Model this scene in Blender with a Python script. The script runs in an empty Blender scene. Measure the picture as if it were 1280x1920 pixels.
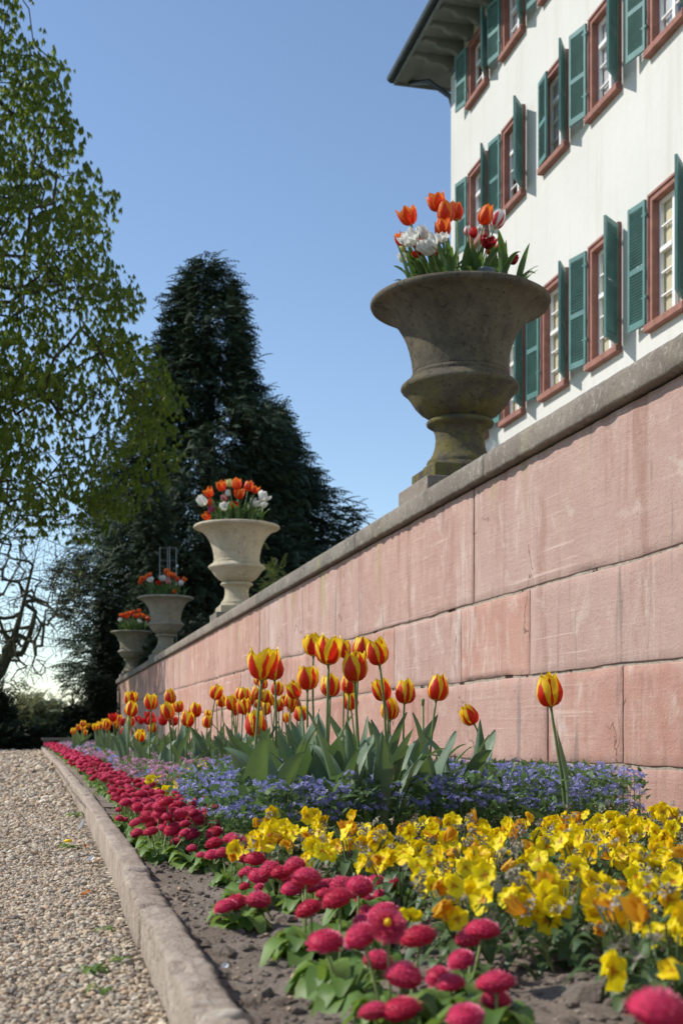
import bpy, bmesh, math, random
import numpy as np
from mathutils import Vector, Matrix, Euler, noise as mnoise
R = math.radians
random.seed(7); rng = np.random.default_rng(7)
SC = bpy.context.scene
COL = SC.collection

# ------------------------------------------------------------------ camera, sky, sun, exposure
F = 2400.0                       # focal length in pixels of the 1280x1920 picture (45 mm on 24x36)
VX, HY = 60.0, 1372.0            # vanishing point of the wall, horizon
TH = math.atan((640 - VX) / F)
CT, ST = math.cos(TH), math.sin(TH)
cam_d = bpy.data.cameras.new('camera'); cam = bpy.data.objects.new('camera', cam_d); COL.objects.link(cam)
SC.camera = cam
cam.rotation_euler = (R(90), 0, -TH)
cam_d.sensor_width = 36; cam_d.lens = 45
cam_d.shift_y = (HY - 960) / 1920
cam_d.clip_start = .05; cam_d.clip_end = 3000
cam_d.dof.use_dof = True; cam_d.dof.focus_distance = 3.7; cam_d.dof.aperture_fstop = 8
SUN_EL, SUN_AZ = R(42), R(-66)   # azimuth measured from +Y towards +X
w = bpy.data.worlds.new('World'); SC.world = w; w.use_nodes = True
wn = w.node_tree.nodes; wl = w.node_tree.links
sky = wn.new('ShaderNodeTexSky'); sky.sky_type = 'NISHITA'; sky.sun_disc = False
sky.sun_elevation = SUN_EL; sky.sun_rotation = SUN_AZ; sky.air_density = 1.0; sky.dust_density = .15; sky.ozone_density = 2.0
wl.new(sky.outputs[0], wn['Background'].inputs[0]); wn['Background'].inputs[1].default_value = .145
sd = bpy.data.lights.new('sun', 'SUN'); so = bpy.data.objects.new('sun', sd); COL.objects.link(so)
sd.energy = 4.1; sd.angle = R(.53); sd.color = (1, .95, .87)
sdir = Vector((math.cos(SUN_EL) * math.sin(SUN_AZ), math.cos(SUN_EL) * math.cos(SUN_AZ), math.sin(SUN_EL)))
so.rotation_euler = sdir.to_track_quat('Z', 'Y').to_euler()
SC.render.engine = 'CYCLES'
SC.view_settings.view_transform = 'Standard'; SC.view_settings.look = 'None'
SC.view_settings.exposure = .22; SC.view_settings.gamma = 1; SC.view_settings.use_curve_mapping = False

def at(px, py, zc):              # picture point at a depth -> place in the world
    xc = (px - 640) / F * zc
    return Vector((xc * CT + zc * ST, zc * CT - xc * ST, (HY - py) / F * zc))
def on(px, py, Z):               # picture point on a level plane
    return at(px, py, F * Z / (HY - py))
def px_of(X, Y, Z):
    X = np.asarray(X); Y = np.asarray(Y)
    xc = X * CT - Y * ST; zc = X * ST + Y * CT
    return 640 + F * xc / zc, HY - F * np.asarray(Z) / zc

SOIL, GRAV, KTOP, WX = -.30, -.35, -.28, 2.2

# ------------------------------------------------------------------ node materials
class NM:
    def __init__(s, name):
        s.m = bpy.data.materials.new(name); s.m.use_nodes = True
        s.t = s.m.node_tree; s.n = s.t.nodes; s.l = s.t.links
        s.b = s.n['Principled BSDF']; s.out = s.n['Material Output']
    def node(s, t, **k):
        n = s.n.new(t)
        for a, v in k.items(): setattr(n, a, v)
        return n
    def plug(s, inp, v):
        if isinstance(v, bpy.types.NodeSocket): s.l.new(v, inp)
        elif isinstance(v, (tuple, list)) and len(v) == 3 and inp.type == 'RGBA': inp.default_value = (*v, 1)
        else: inp.default_value = v
    def pos(s, scale=(1, 1, 1), obj=False):
        if obj: src = s.node('ShaderNodeTexCoord').outputs['Object']
        else: src = s.node('ShaderNodeNewGeometry').outputs['Position']
        mp = s.node('ShaderNodeMapping'); s.l.new(src, mp.inputs[0]); mp.inputs['Scale'].default_value = scale
        return mp.outputs[0]
    def noise(s, vec, scale, detail=4, rough=.55, dist=0):
        n = s.node('ShaderNodeTexNoise'); s.plug(n.inputs['Vector'], vec)
        n.inputs['Scale'].default_value = scale; n.inputs['Detail'].default_value = detail
        n.inputs['Roughness'].default_value = rough; n.inputs['Distortion'].default_value = dist
        return n.outputs[0]
    def ramp(s, v, a, b, lo=0., hi=1., smooth=True):
        n = s.node('ShaderNodeMapRange')
        if smooth: n.interpolation_type = 'SMOOTHSTEP'
        s.plug(n.inputs[0], v); s.plug(n.inputs[1], a); s.plug(n.inputs[2], b); s.plug(n.inputs[3], lo); s.plug(n.inputs[4], hi)
        return n.outputs[0]
    def mix(s, f, a, b, mode='MIX'):
        n = s.node('ShaderNodeMix', data_type='RGBA', blend_type=mode)
        s.plug(n.inputs[0], f); s.plug(n.inputs[6], a); s.plug(n.inputs[7], b)
        return n.outputs[2]
    def math(s, op, a, b=0., c=0.):
        n = s.node('ShaderNodeMath', operation=op); s.plug(n.inputs[0], a); s.plug(n.inputs[1], b); s.plug(n.inputs[2], c)
        return n.outputs[0]
    def attr(s, name='data'):
        a = s.node('ShaderNodeAttribute', attribute_name=name); sp = s.node('ShaderNodeSeparateColor')
        s.l.new(a.outputs['Color'], sp.inputs[0]); return sp.outputs
    def orand(s): return s.node('ShaderNodeObjectInfo').outputs['Random']
    def bump(s, h, strength=.3, dist=.01):
        n = s.node('ShaderNodeBump'); s.plug(n.inputs['Height'], h); n.inputs['Strength'].default_value = strength
        n.inputs['Distance'].default_value = dist; s.l.new(n.outputs[0], s.b.inputs['Normal'])
    def fin(s, col, rough=.8, spec=.3, trans=0., tcol=None):
        s.plug(s.b.inputs['Base Color'], col); s.plug(s.b.inputs['Roughness'], rough)
        s.b.inputs['Specular IOR Level'].default_value = spec
        if trans > 0:
            tr = s.node('ShaderNodeBsdfTranslucent'); s.plug(tr.inputs[0], tcol if tcol is not None else col)
            mx = s.node('ShaderNodeMixShader'); mx.inputs[0].default_value = trans
            s.l.new(s.b.outputs[0], mx.inputs[1]); s.l.new(tr.outputs[0], mx.inputs[2]); s.l.new(mx.outputs[0], s.out.inputs[0])
        return s.m

def simple(name, col, rough=.6, spec=.4, metal=0., var=.0, nscale=20):
    m = NM(name)
    c = col
    if var: c = m.mix(m.ramp(m.noise(m.pos(), nscale), .3, .7), tuple(x * (1 - var) for x in col), tuple(min(1, x * (1 + var)) for x in col))
    m.b.inputs['Metallic'].default_value = metal
    return m.fin(c, rough, spec)

def sandstone():
    m = NM('pink_sandstone'); P = m.pos()
    o = m.orand()
    big = m.noise(m.pos((1, .8, .8)), 1.6, 5, .6)
    c = m.mix(m.ramp(big, .3, .7), (.43, .218, .165), (.55, .325, .25))
    c = m.mix(m.ramp(o, .3, 1., 0, .75), c, (.48, .34, .29))
    st = m.noise(m.pos((3.2, 3.2, .35)), 1.5, 6, .7, .4)                     # rain streaks
    c = m.mix(m.ramp(st, .48, .66, 0, .7), c, (.34, .185, .14))
    mid = m.noise(P, 9, 6, .7)
    c = m.mix(m.ramp(mid, .42, .8, 0, .5), c, (.60, .45, .37))
    c = m.mix(m.ramp(m.noise(P, 34, 5, .8), .5, .8, 0, .45), c, (.30, .17, .14))
    c = m.mix(m.ramp(m.noise(P, 3.2, 6, .7, .6), .56, .70, 0, .5), c, (.66, .55, .47))
    wh = m.noise(m.pos((2.2, 2.2, .8)), 1.1, 6, .7, .3)               # salt bloom
    whf = m.noise(m.pos((30, 30, 6)), 1, 4, .7)
    f = m.math('MULTIPLY', m.ramp(wh, .54, .66), m.ramp(whf, .35, .65))
    c = m.mix(m.math('MULTIPLY', f, .6), c, (.66, .56, .49))
    ln = m.noise(m.pos((1, .5, 55)), 1, 3, .6, .2)                    # bedding lines
    c = m.mix(m.math('MULTIPLY', m.ramp(ln, .62, .72), m.ramp(m.noise(P, .9, 2), .46, .56, 0, .8)), c, (.70, .53, .45))
    pz = m.node('ShaderNodeSeparateXYZ'); m.l.new(m.node('ShaderNodeNewGeometry').outputs['Position'], pz.inputs[0])
    alg = m.math('MULTIPLY', m.ramp(pz.outputs[2], .7, 1.25), m.ramp(m.noise(m.pos((2.5, 2.5, .5)), 1.3, 4), .55, .7, 0, .6))
    c = m.mix(alg, c, (.36, .32, .13))
    gr = m.math('MULTIPLY', m.ramp(m.noise(m.pos((9, 9, 1.2)), 1, 4, .6), .60, .72, 0, .6), 1)
    c = m.mix(gr, c, (.20, .17, .16))
    vo = m.node('ShaderNodeTexVoronoi'); vo.feature = 'DISTANCE_TO_EDGE'; vo.inputs['Scale'].default_value = 1.15
    dv = m.node('ShaderNodeVectorMath', operation='ADD'); nz = m.node('ShaderNodeTexNoise'); nz.inputs['Scale'].default_value = 5; nz.inputs['Detail'].default_value = 6
    m.l.new(P, nz.inputs[0]); m.l.new(P, dv.inputs[0]); sc_ = m.node('ShaderNodeVectorMath', operation='SCALE'); sc_.inputs['Scale'].default_value = .35; m.l.new(nz.outputs['Color'], sc_.inputs[0]); m.l.new(sc_.outputs[0], dv.inputs[1]); m.l.new(dv.outputs[0], vo.inputs[0])
    ck = m.math('MULTIPLY', m.ramp(vo.outputs['Distance'], .007, .002), m.ramp(m.noise(P, 1.7, 3), .54, .60))
    c = m.mix(m.math('MULTIPLY', ck, .8), c, (.13, .07, .05))
    m.bump(m.math('ADD', m.math('MULTIPLY', m.noise(P, 70, 6, .8), .9), m.math('ADD', m.math('MULTIPLY', ln, .25), m.math('MULTIPLY', mid, .8))), .8, .010)
    return m.fin(c, .92, .15)

def coping_mat():
    m = NM('weathered_coping'); P = m.pos()
    c = m.mix(m.ramp(m.noise(P, 2.2, 6, .65), .3, .7), (.13, .118, .098), (.245, .22, .18))
    c = m.mix(m.ramp(m.noise(P, 22, 6, .85), .52, .66, 0, .85), c, (.44, .42, .37))
    c = m.mix(m.ramp(m.noise(m.pos((1, 1, .5)), 3.5, 5, .6), .58, .72, 0, .5), c, (.34, .33, .16))
    c = m.mix(m.ramp(m.noise(P, 60, 4, .85), .52, .66, 0, .75), c, (.065, .058, .048))
    c = m.mix(m.math('MULTIPLY', m.orand(), .3), c, (.40, .30, .24))
    m.bump(m.math('ADD', m.noise(P, 70, 6, .8), m.noise(P, 12, 4, .6)), .7, .009)
    return m.fin(c, .95, .15)

def urn_mat(name, a, b, moss, mamt, pit=.5):
    m = NM(name); P = m.pos(obj=True)
    c = m.mix(m.ramp(m.noise(P, 3, 8, .75), .35, .65), a, b)
    c = m.mix(m.ramp(m.noise(m.pos((5, 5, .7), True), 2.2, 5, .65), .5, .75, 0, .55), c, tuple(x * .55 for x in a))
    c = m.mix(m.ramp(m.noise(m.pos((7, 7, .6), True), 1.7, 4, .6), .62, .72, 0, .5), c, tuple(min(1, x * 1.5) for x in b))
    g = m.node('ShaderNodeNewGeometry'); sp = m.node('ShaderNodeSeparateXYZ'); m.l.new(g.outputs['Normal'], sp.inputs[0])
    up = m.math('MULTIPLY', m.ramp(m.noise(P, 6, 5, .7), .4, .62), mamt)
    low = m.node('ShaderNodeSeparateXYZ'); m.l.new(P, low.inputs[0])
    up = m.math('MULTIPLY', up, m.ramp(low.outputs[2], .85, .45, .2, 1.))
    c = m.mix(up, c, moss)
    c = m.mix(m.ramp(m.noise(P, 42, 5, .9), .52, .66, 0, pit), c, tuple(x * .35 for x in a))
    m.bump(m.math('ADD', m.noise(P, 60, 6, .85), m.math('MULTIPLY', m.ramp(m.noise(P, 30, 2, .5), .62, .70), -1.4)), .9, .012)
    return m.fin(c, .93, .15)

def plaster():
    m = NM('cream_plaster'); P = m.pos()
    c = m.mix(m.ramp(m.noise(P, .5, 5, .6), .3, .7), (.62, .615, .57), (.66, .65, .605))
    c = m.mix(m.ramp(m.noise(m.pos((4, 4, .3)), .8, 5, .65), .5, .75, 0, .6), c, (.54, .52, .46))
    m.bump(m.math('ADD', m.noise(P, 5, 5, .6), m.math('MULTIPLY', m.noise(P, 60, 4, .7), .3)), .35, .02)
    return m.fin(c, .9, .2)

def leafmat(name, a, b, trans=.3, tc=None, rough=.5, spec=.35, attr=True, vein=False):
    m = NM(name)
    r = m.attr()[0] if attr else m.orand()
    c = m.mix(r, a, b)
    c = m.mix(m.ramp(m.noise(m.pos(), 25, 3), .3, .8, 0, .4), c, tuple(x * .6 for x in a))
    if vein:
        u = m.attr()[1]
        st = m.noise(m.math('MULTIPLY', u, 26), 1, 2)
        w1 = m.node('ShaderNodeTexWave'); w1.inputs['Scale'].default_value = 3.2
        cb = m.node('ShaderNodeCombineXYZ'); m.l.new(m.math('MULTIPLY', u, 5), cb.inputs[0]); m.l.new(cb.outputs[0], w1.inputs[0])
        c = m.mix(m.ramp(w1.outputs[1], .55, 1., 0, .25), c, tuple(min(1, x * 1.7) for x in b))
        m.bump(w1.outputs[1], .25, .002)
    t = tc if tc is not None else tuple(min(1, x * 1.6) for x in b)
    return m.fin(c, rough, spec, trans, t)

def tulipmat(name, flame, edge, wscale=1., base=(.55, .5, .12), speck=.5):
    m = NM(name); at_ = m.attr(); u = m.math('ABSOLUTE', m.math('MULTIPLY_ADD', at_[1], 2, -1)); v = at_[2]
    cb = m.node('ShaderNodeCombineXYZ')
    m.l.new(m.math('MULTIPLY', at_[1], 16), cb.inputs[0]); m.l.new(m.math('MULTIPLY', v, 2.2), cb.inputs[1]); m.l.new(m.math('MULTIPLY', m.orand(), 30), cb.inputs[2])
    n = m.noise(cb.outputs[0], 1, 3, .6)
    rp = m.node('ShaderNodeValToRGB'); m.l.new(v, rp.inputs[0]); cr = rp.color_ramp
    cr.elements[0].position = .0; cr.elements[0].color = (.6,) * 3 + (1,)
    cr.elements[1].position = 1.; cr.elements[1].color = (0, 0, 0, 1)
    for p, q in ((.12, .98), (.35, .86), (.6, .55), (.78, .28), (.92, .04)):
        e = cr.elements.new(p); e.color = (q, q, q, 1)
    d = m.math('SUBTRACT', m.math('MULTIPLY', rp.outputs[0], wscale), u)
    d = m.math('ADD', d, m.math('MULTIPLY_ADD', n, speck, -speck * .5))
    d = m.math('ADD', d, m.math('MULTIPLY_ADD', m.orand(), .30, -.15))
    f = m.ramp(d, -.07, .09)
    fl = m.mix(m.ramp(n, .3, .7), flame, tuple(x * .7 for x in flame))
    c = m.mix(f, edge, fl)
    c = m.mix(m.ramp(v, .10, .0), c, base)
    c = m.mix(m.ramp(n, .5, .8, 0, .18), c, tuple(min(1, x * 1.1) for x in edge))
    m.bump(n, .25, .002)
    return m.fin(c, .42, .35, .42, c)

def daisymat():
    m = NM('crimson_daisy'); a = m.attr()
    c = m.mix(a[0], (.50, .008, .055), (.82, .06, .17))
    c = m.mix(m.ramp(a[2], .5, 1., 0, .55), c, (.92, .32, .46))
    c = m.mix(m.ramp(m.orand(), .2, 1., 0, .6), c, (.50, .008, .03))
    return m.fin(c, .6, .25, .22, c)

def pansymat(name, ye, da):
    m = NM(name); a = m.attr()
    cb = m.node('ShaderNodeCombineXYZ'); m.l.new(m.math('MULTIPLY', a[1], 1), cb.inputs[0])
    c = m.mix(m.math('POWER', m.orand(), 2.5), ye, tuple(x * y for x, y in zip(ye, (1., .80, .7))))
    c = m.mix(m.ramp(a[2], .24, .06), c, (.72, .26, .004))                       # orange eye
    ln = m.ramp(m.math('SINE', m.math('MULTIPLY', a[1], 44)), .35, .8)
    c = m.mix(m.math('MULTIPLY', m.math('MULTIPLY', ln, m.ramp(a[2], .36, .22)), m.math('MULTIPLY', a[0], .9)), c, da)
    m.bump(m.noise(m.pos(), 120, 3), .3, .002)
    return m.fin(c, .5, .25, .35, c)

def soilmat():
    m = NM('dry_garden_soil'); P = m.pos()
    c = m.mix(m.ramp(m.noise(P, 5, 6, .7), .3, .7), (.31, .24, .185), (.50, .405, .325))
    c = m.mix(m.ramp(m.noise(P, 60, 6, .8), .45, .75, 0, .8), c, (.60, .52, .45))
    c = m.mix(m.ramp(m.noise(P, 140, 3, .8), .62, .7, 0, .8), c, (.14, .10, .075))
    m.bump(m.math('ADD', m.noise(P, 45, 8, .85), m.noise(P, 190, 4, .7)), 1., .02)
    return m.fin(c, .97, .1)

def gravelmat(stones=False):
    m = NM('gravel_pebbles' if stones else 'gravel_bed')
    P = m.pos()
    if stones:
        r = m.attr(); rp = m.node('ShaderNodeValToRGB'); m.l.new(r[0], rp.inputs[0]); cr = rp.color_ramp; cr.interpolation = 'CONSTANT'
        cols = [(.46, .365, .245), (.53, .425, .29), (.31, .26, .20), (.58, .49, .36), (.44, .32, .21), (.38, .325, .25), (.62, .54, .42), (.22, .19, .16), (.48, .39, .28), (.52, .36, .23), (.43, .37, .28)]
        cr.elements[0].color = (*cols[0], 1); cr.elements[1].position = 1 / 11; cr.elements[1].color = (*cols[1], 1)
        for i in range(2, 11): e = cr.elements.new(i / 11); e.color = (*cols[i], 1)
        c = m.mix(m.ramp(m.noise(P, 150, 4, .7), .4, .75, 0, .4), m.mix(1., rp.outputs[0], (1.18, 1.16, 1.15), 'MULTIPLY'), (.30, .25, .19))
        m.bump(m.noise(P, 300, 4, .7), .4, .002)
        return m.fin(c, .85, .25)
    v = m.node('ShaderNodeTexVoronoi'); m.l.new(P, v.inputs[0]); v.inputs['Scale'].default_value = 62
    v2 = m.node('ShaderNodeTexVoronoi'); m.l.new(P, v2.inputs[0]); v2.inputs['Scale'].default_value = 38
    sp = m.node('ShaderNodeSeparateColor'); m.l.new(v.outputs['Color'], sp.inputs[0])
    c = m.mix(sp.outputs[0], (.42, .345, .25), (.64, .55, .42))
    c = m.mix(m.ramp(sp.outputs[1], .75, .9), c, (.20, .18, .16))
    c = m.mix(m.ramp(v.outputs['Distance'], .45, .8, 0, .85), c, (.12, .095, .07))
    c = m.mix(m.ramp(m.noise(P, .8, 4, .6), .4, .7, 0, .35), c, (.22, .18, .13))
    h = m.math('SUBTRACT', 1., m.math('ADD', v.outputs['Distance'], m.math('MULTIPLY', v2.outputs['Distance'], .6)))
    m.bump(h, 1., .02)
    return m.fin(c, .9, .15)

def kerbmat():
    m = NM('worn_kerb_stone'); P = m.pos()
    c = m.mix(m.ramp(m.noise(P, 4, 6, .7), .3, .7), (.36, .29, .22), (.56, .47, .375))
    c = m.mix(m.ramp(m.noise(m.pos((22, 22, 2)), 1, 5, .6), .5, .72, 0, .45), c, (.64, .57, .48))
    c = m.mix(m.ramp(m.noise(P, 34, 6, .85), .50, .66, 0, .8), c, (.19, .14, .105))
    c = m.mix(m.math('MULTIPLY', m.orand(), .35), c, (.42, .31, .25))
    m.bump(m.math('ADD', m.noise(P, 25, 8, .75), m.noise(P, 120, 4, .7)), .8, .012)
    return m.fin(c, .93, .15)

def barkmat(name, a, b):
    m = NM(name); P = m.pos((1, 1, .3))
    c = m.mix(m.ramp(m.noise(P, 6, 5, .7), .3, .7), a, b)
    m.bump(m.noise(P, 14, 6, .7), .8, .03)
    return m.fin(c, .95, .1)

M = {}
M['sand'] = sandstone(); M['cope'] = coping_mat(); M['plaster'] = plaster()
M['urn_a'] = urn_mat('dark_mossy_urn_stone', (.095, .080, .060), (.185, .158, .122), (.17, .15, .035), .75)
M['urn_b'] = urn_mat('pale_urn_stone', (.44, .38, .27), (.58, .51, .38), (.40, .36, .2), .25, .25)
M['urn_c'] = urn_mat('grey_urn_stone', (.25, .22, .17), (.36, .32, .25), (.27, .26, .14), .4)
mm = NM('old_mortar'); mc = mm.mix(mm.ramp(mm.noise(mm.pos(), 30, 5, .7), .3, .7), (.30, .25, .19), (.48, .41, .33))
mc = mm.mix(mm.ramp(mm.noise(mm.pos(), 2.3, 5, .75), .55, .62), mc, (.045, .03, .022)); mm.bump(mm.noise(mm.pos(), 60, 5, .8), .8, .01); M['mortar'] = mm.fin(mc, .97, .1)
M['soil'] = soilmat(); M['gravel'] = gravelmat(); M['pebble'] = gravelmat(True); M['kerb'] = kerbmat()
M['red_surround'] = simple('red_sandstone_surround', (.30, .145, .115), .85, .2, var=.15, nscale=6)
M['shutter'] = simple('green_shutter_paint', (.10, .215, .20), .5, .4, var=.14, nscale=5)
M['white'] = simple('white_sash_paint', (.80, .80, .78), .45, .4)
M['soffit'] = simple('grey_green_soffit_paint', (.20, .225, .205), .7, .3, var=.12, nscale=3)
M['zinc'] = simple('zinc_gutter', (.07, .08, .085), .5, .5, .4, var=.2, nscale=5)
M['slate'] = simple('roof_slate', (.06, .062, .065), .7, .3, var=.3, nscale=4)
M['whiteblind'] = simple('white_blind', (.55, .56, .56), .9, .1, var=.1, nscale=3)
M['curtain'] = simple('cream_blind', (.62, .57, .40), .9, .1, var=.1, nscale=3)
M['room'] = simple('dim_room', (.12, .11, .10), .9, .1)
M['wire'] = simple('galvanised_wire', (.35, .34, .32), .5, .5, .5)
M['pot'] = simple('grey_plastic_pot', (.10, .14, .16), .4, .5)
g = NM('window_glass'); g.b.inputs['Roughness'].default_value = .03
tr_ = g.node('ShaderNodeBsdfTransparent'); gl = g.node('ShaderNodeBsdfGlossy'); gl.inputs['Roughness'].default_value = .02
fr = g.node('ShaderNodeFresnel'); fr.inputs[0].default_value = 1.5; mx = g.node('ShaderNodeMixShader')
gb = g.node('ShaderNodeNewGeometry'); g.l.new(g.math('MULTIPLY', g.math('MINIMUM', g.math('MAXIMUM', g.math('MULTIPLY', fr.outputs[0], 1.6), .08), .6), g.math('SUBTRACT', 1., gb.outputs['Backfacing'])), mx.inputs[0]); g.l.new(tr_.outputs[0], mx.inputs[1]); g.l.new(gl.outputs[0], mx.inputs[2]); g.l.new(mx.outputs[0], g.out.inputs[0])
M['glass'] = g.m
M['t_stripe'] = tulipmat('red_and_yellow_tulip_petal', (.80, .028, .010), (.95, .70, .02), .76)
M['t_orange'] = tulipmat('orange_tulip_petal', (.82, .055, .012), (.90, .26, .03), 1.0, (.75, .5, .05))
M['t_red'] = tulipmat('red_tulip_petal', (.62, .010, .010), (.70, .04, .02), 1.3, (.4, .1, .02))
M['t_white'] = tulipmat('white_tulip_petal', (.80, .79, .72), (.82, .82, .78), 1., (.5, .6, .3), .2)
M['t_whitered'] = tulipmat('white_tulip_petal_with_red_flame', (.62, .03, .04), (.82, .78, .74), .42, (.7, .7, .5), .3)
M['t_pink'] = tulipmat('pink_tulip_petal', (.62, .16, .20), (.78, .42, .42), .8, (.5, .5, .3))
M['t_crimson'] = tulipmat('crimson_tulip_petal', (.30, .008, .015), (.42, .02, .03), 1.2, (.2, .1, .02))
M['t_cream'] = tulipmat('cream_tulip_petal', (.75, .70, .22), (.80, .78, .40), .8, (.4, .5, .1))
M['t_magenta'] = tulipmat('magenta_tulip_petal', (.38, .03, .12), (.5, .08, .2), 1., (.3, .3, .1))
M['tstem'] = simple('tulip_stem_green', (.13, .19, .055), .5, .4, var=.15)
M['tleaf'] = leafmat('tulip_leaf', (.09, .155, .085), (.16, .23, .135), .22, (.16, .26, .05), .42, .4, False, True)
M['tleaf2'] = leafmat('urn_tulip_leaf', (.045, .10, .03), (.09, .16, .045), .25, (.16, .28, .04), .42, .4, False, True)
M['daisy'] = daisymat()
M['eye'] = simple('flower_eye_yellow', (.85, .55, .02), .7, .2)
M['dleaf'] = leafmat('daisy_leaf', (.10, .19, .035), (.19, .29, .06), .3, (.28, .42, .06))
M['dstem'] = simple('daisy_stem', (.20, .25, .08), .6, .3)
M['pansy'] = pansymat('yellow_pansy_petal', (.93, .77, .010), (.16, .05, .01))
M['pansyold'] = pansymat('faded_pansy_petal', (.74, .42, .03), (.2, .08, .02))
M['pleaf'] = leafmat('pansy_leaf', (.045, .085, .025), (.10, .16, .05), .2)
M['husk'] = leafmat('withered_pansy_husk', (.20, .18, .12), (.30, .27, .20), .1)
M['blue'] = leafmat('blue_forget_me_not_petal', (.27, .28, .58), (.50, .49, .78), .3, (.3, .3, .7))
M['pink'] = leafmat('pink_forget_me_not_petal', (.50, .20, .34), (.70, .42, .54), .3, (.7, .35, .5))
M['fleaf'] = leafmat('forget_me_not_leaf', (.05, .105, .028), (.12, .20, .055), .25)
M['conifer'] = leafmat('dark_conifer_needles', (.026, .046, .026), (.075, .105, .055), .06, (.03, .05, .02), .7, .2)
M['yew'] = leafmat('dark_yew_needles', (.014, .024, .013), (.036, .05, .024), .05, (.03, .05, .02), .7, .2)
M['chestnut'] = leafmat('young_chestnut_leaf', (.075, .115, .012), (.27, .31, .04), .55, (.19, .26, .02), .5, .3)
M['limeleaf'] = leafmat('pale_spring_leaf', (.10, .13, .025), (.22, .24, .06), .4)
M['palebush'] = leafmat('pale_willow_leaf', (.13, .14, .06), (.22, .22, .10), .3)
M['bark'] = barkmat('chestnut_bark', (.045, .035, .022), (.10, .085, .055))
M['bark2'] = barkmat('mossy_grey_bark', (.05, .048, .032), (.12, .115, .075))
M['grass'] = leafmat('lawn', (.05, .08, .02), (.08, .11, .03), 0, attr=False)

# ------------------------------------------------------------------ object helpers
def link(o, parent=None):
    COL.objects.link(o)
    if parent: o.parent = parent
    return o
def wloc(o):
    v = Vector((0, 0, 0))
    while o is not None: v = v + Vector(o.location); o = o.parent
    return v
def thing(name, label, cat, loc=(0, 0, 0), group=None, kind=None):
    o = bpy.data.objects.new(name, None); o.location = loc; o.empty_display_size = .1; link(o)
    o['label'] = label; o['category'] = cat
    if group: o['group'] = group
    if kind: o['kind'] = kind
    return o
def tag(o, label=None, cat=None, group=None, kind=None):
    if label: o['label'] = label
    if cat: o['category'] = cat
    if group: o['group'] = group
    if kind: o['kind'] = kind
    return o
def mesh_np(name, V, Fc, mats, smooth=True, data=None, midx=None):
    V = np.asarray(V, dtype=np.float32).reshape(-1, 3); Fc = np.asarray(Fc, dtype=np.int32)
    k = Fc.shape[1]; n = Fc.shape[0]
    me = bpy.data.meshes.new(name)
    me.vertices.add(len(V)); me.vertices.foreach_set('co', V.ravel())
    me.loops.add(n * k); me.loops.foreach_set('vertex_index', Fc.ravel())
    me.polygons.add(n); me.polygons.foreach_set('loop_start', np.arange(0, n * k, k, dtype=np.int32))
    try: me.polygons.foreach_set('loop_total', np.full(n, k, dtype=np.int32))
    except Exception: pass
    if midx is not None: me.polygons.foreach_set('material_index', np.asarray(midx, dtype=np.int32))
    me.polygons.foreach_set('use_smooth', np.full(n, smooth, dtype=bool))
    for m in (mats if isinstance(mats, (list, tuple)) else [mats]): me.materials.append(m)
    me.update(calc_edges=True)
    if data is not None:
        a = me.attributes.new('data', 'FLOAT_COLOR', 'POINT')
        d = np.ones((len(V), 4), dtype=np.float32); d[:, :3] = np.asarray(data, dtype=np.float32).reshape(-1, 3)
        a.data.foreach_set('color', d.ravel())
    return me
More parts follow.
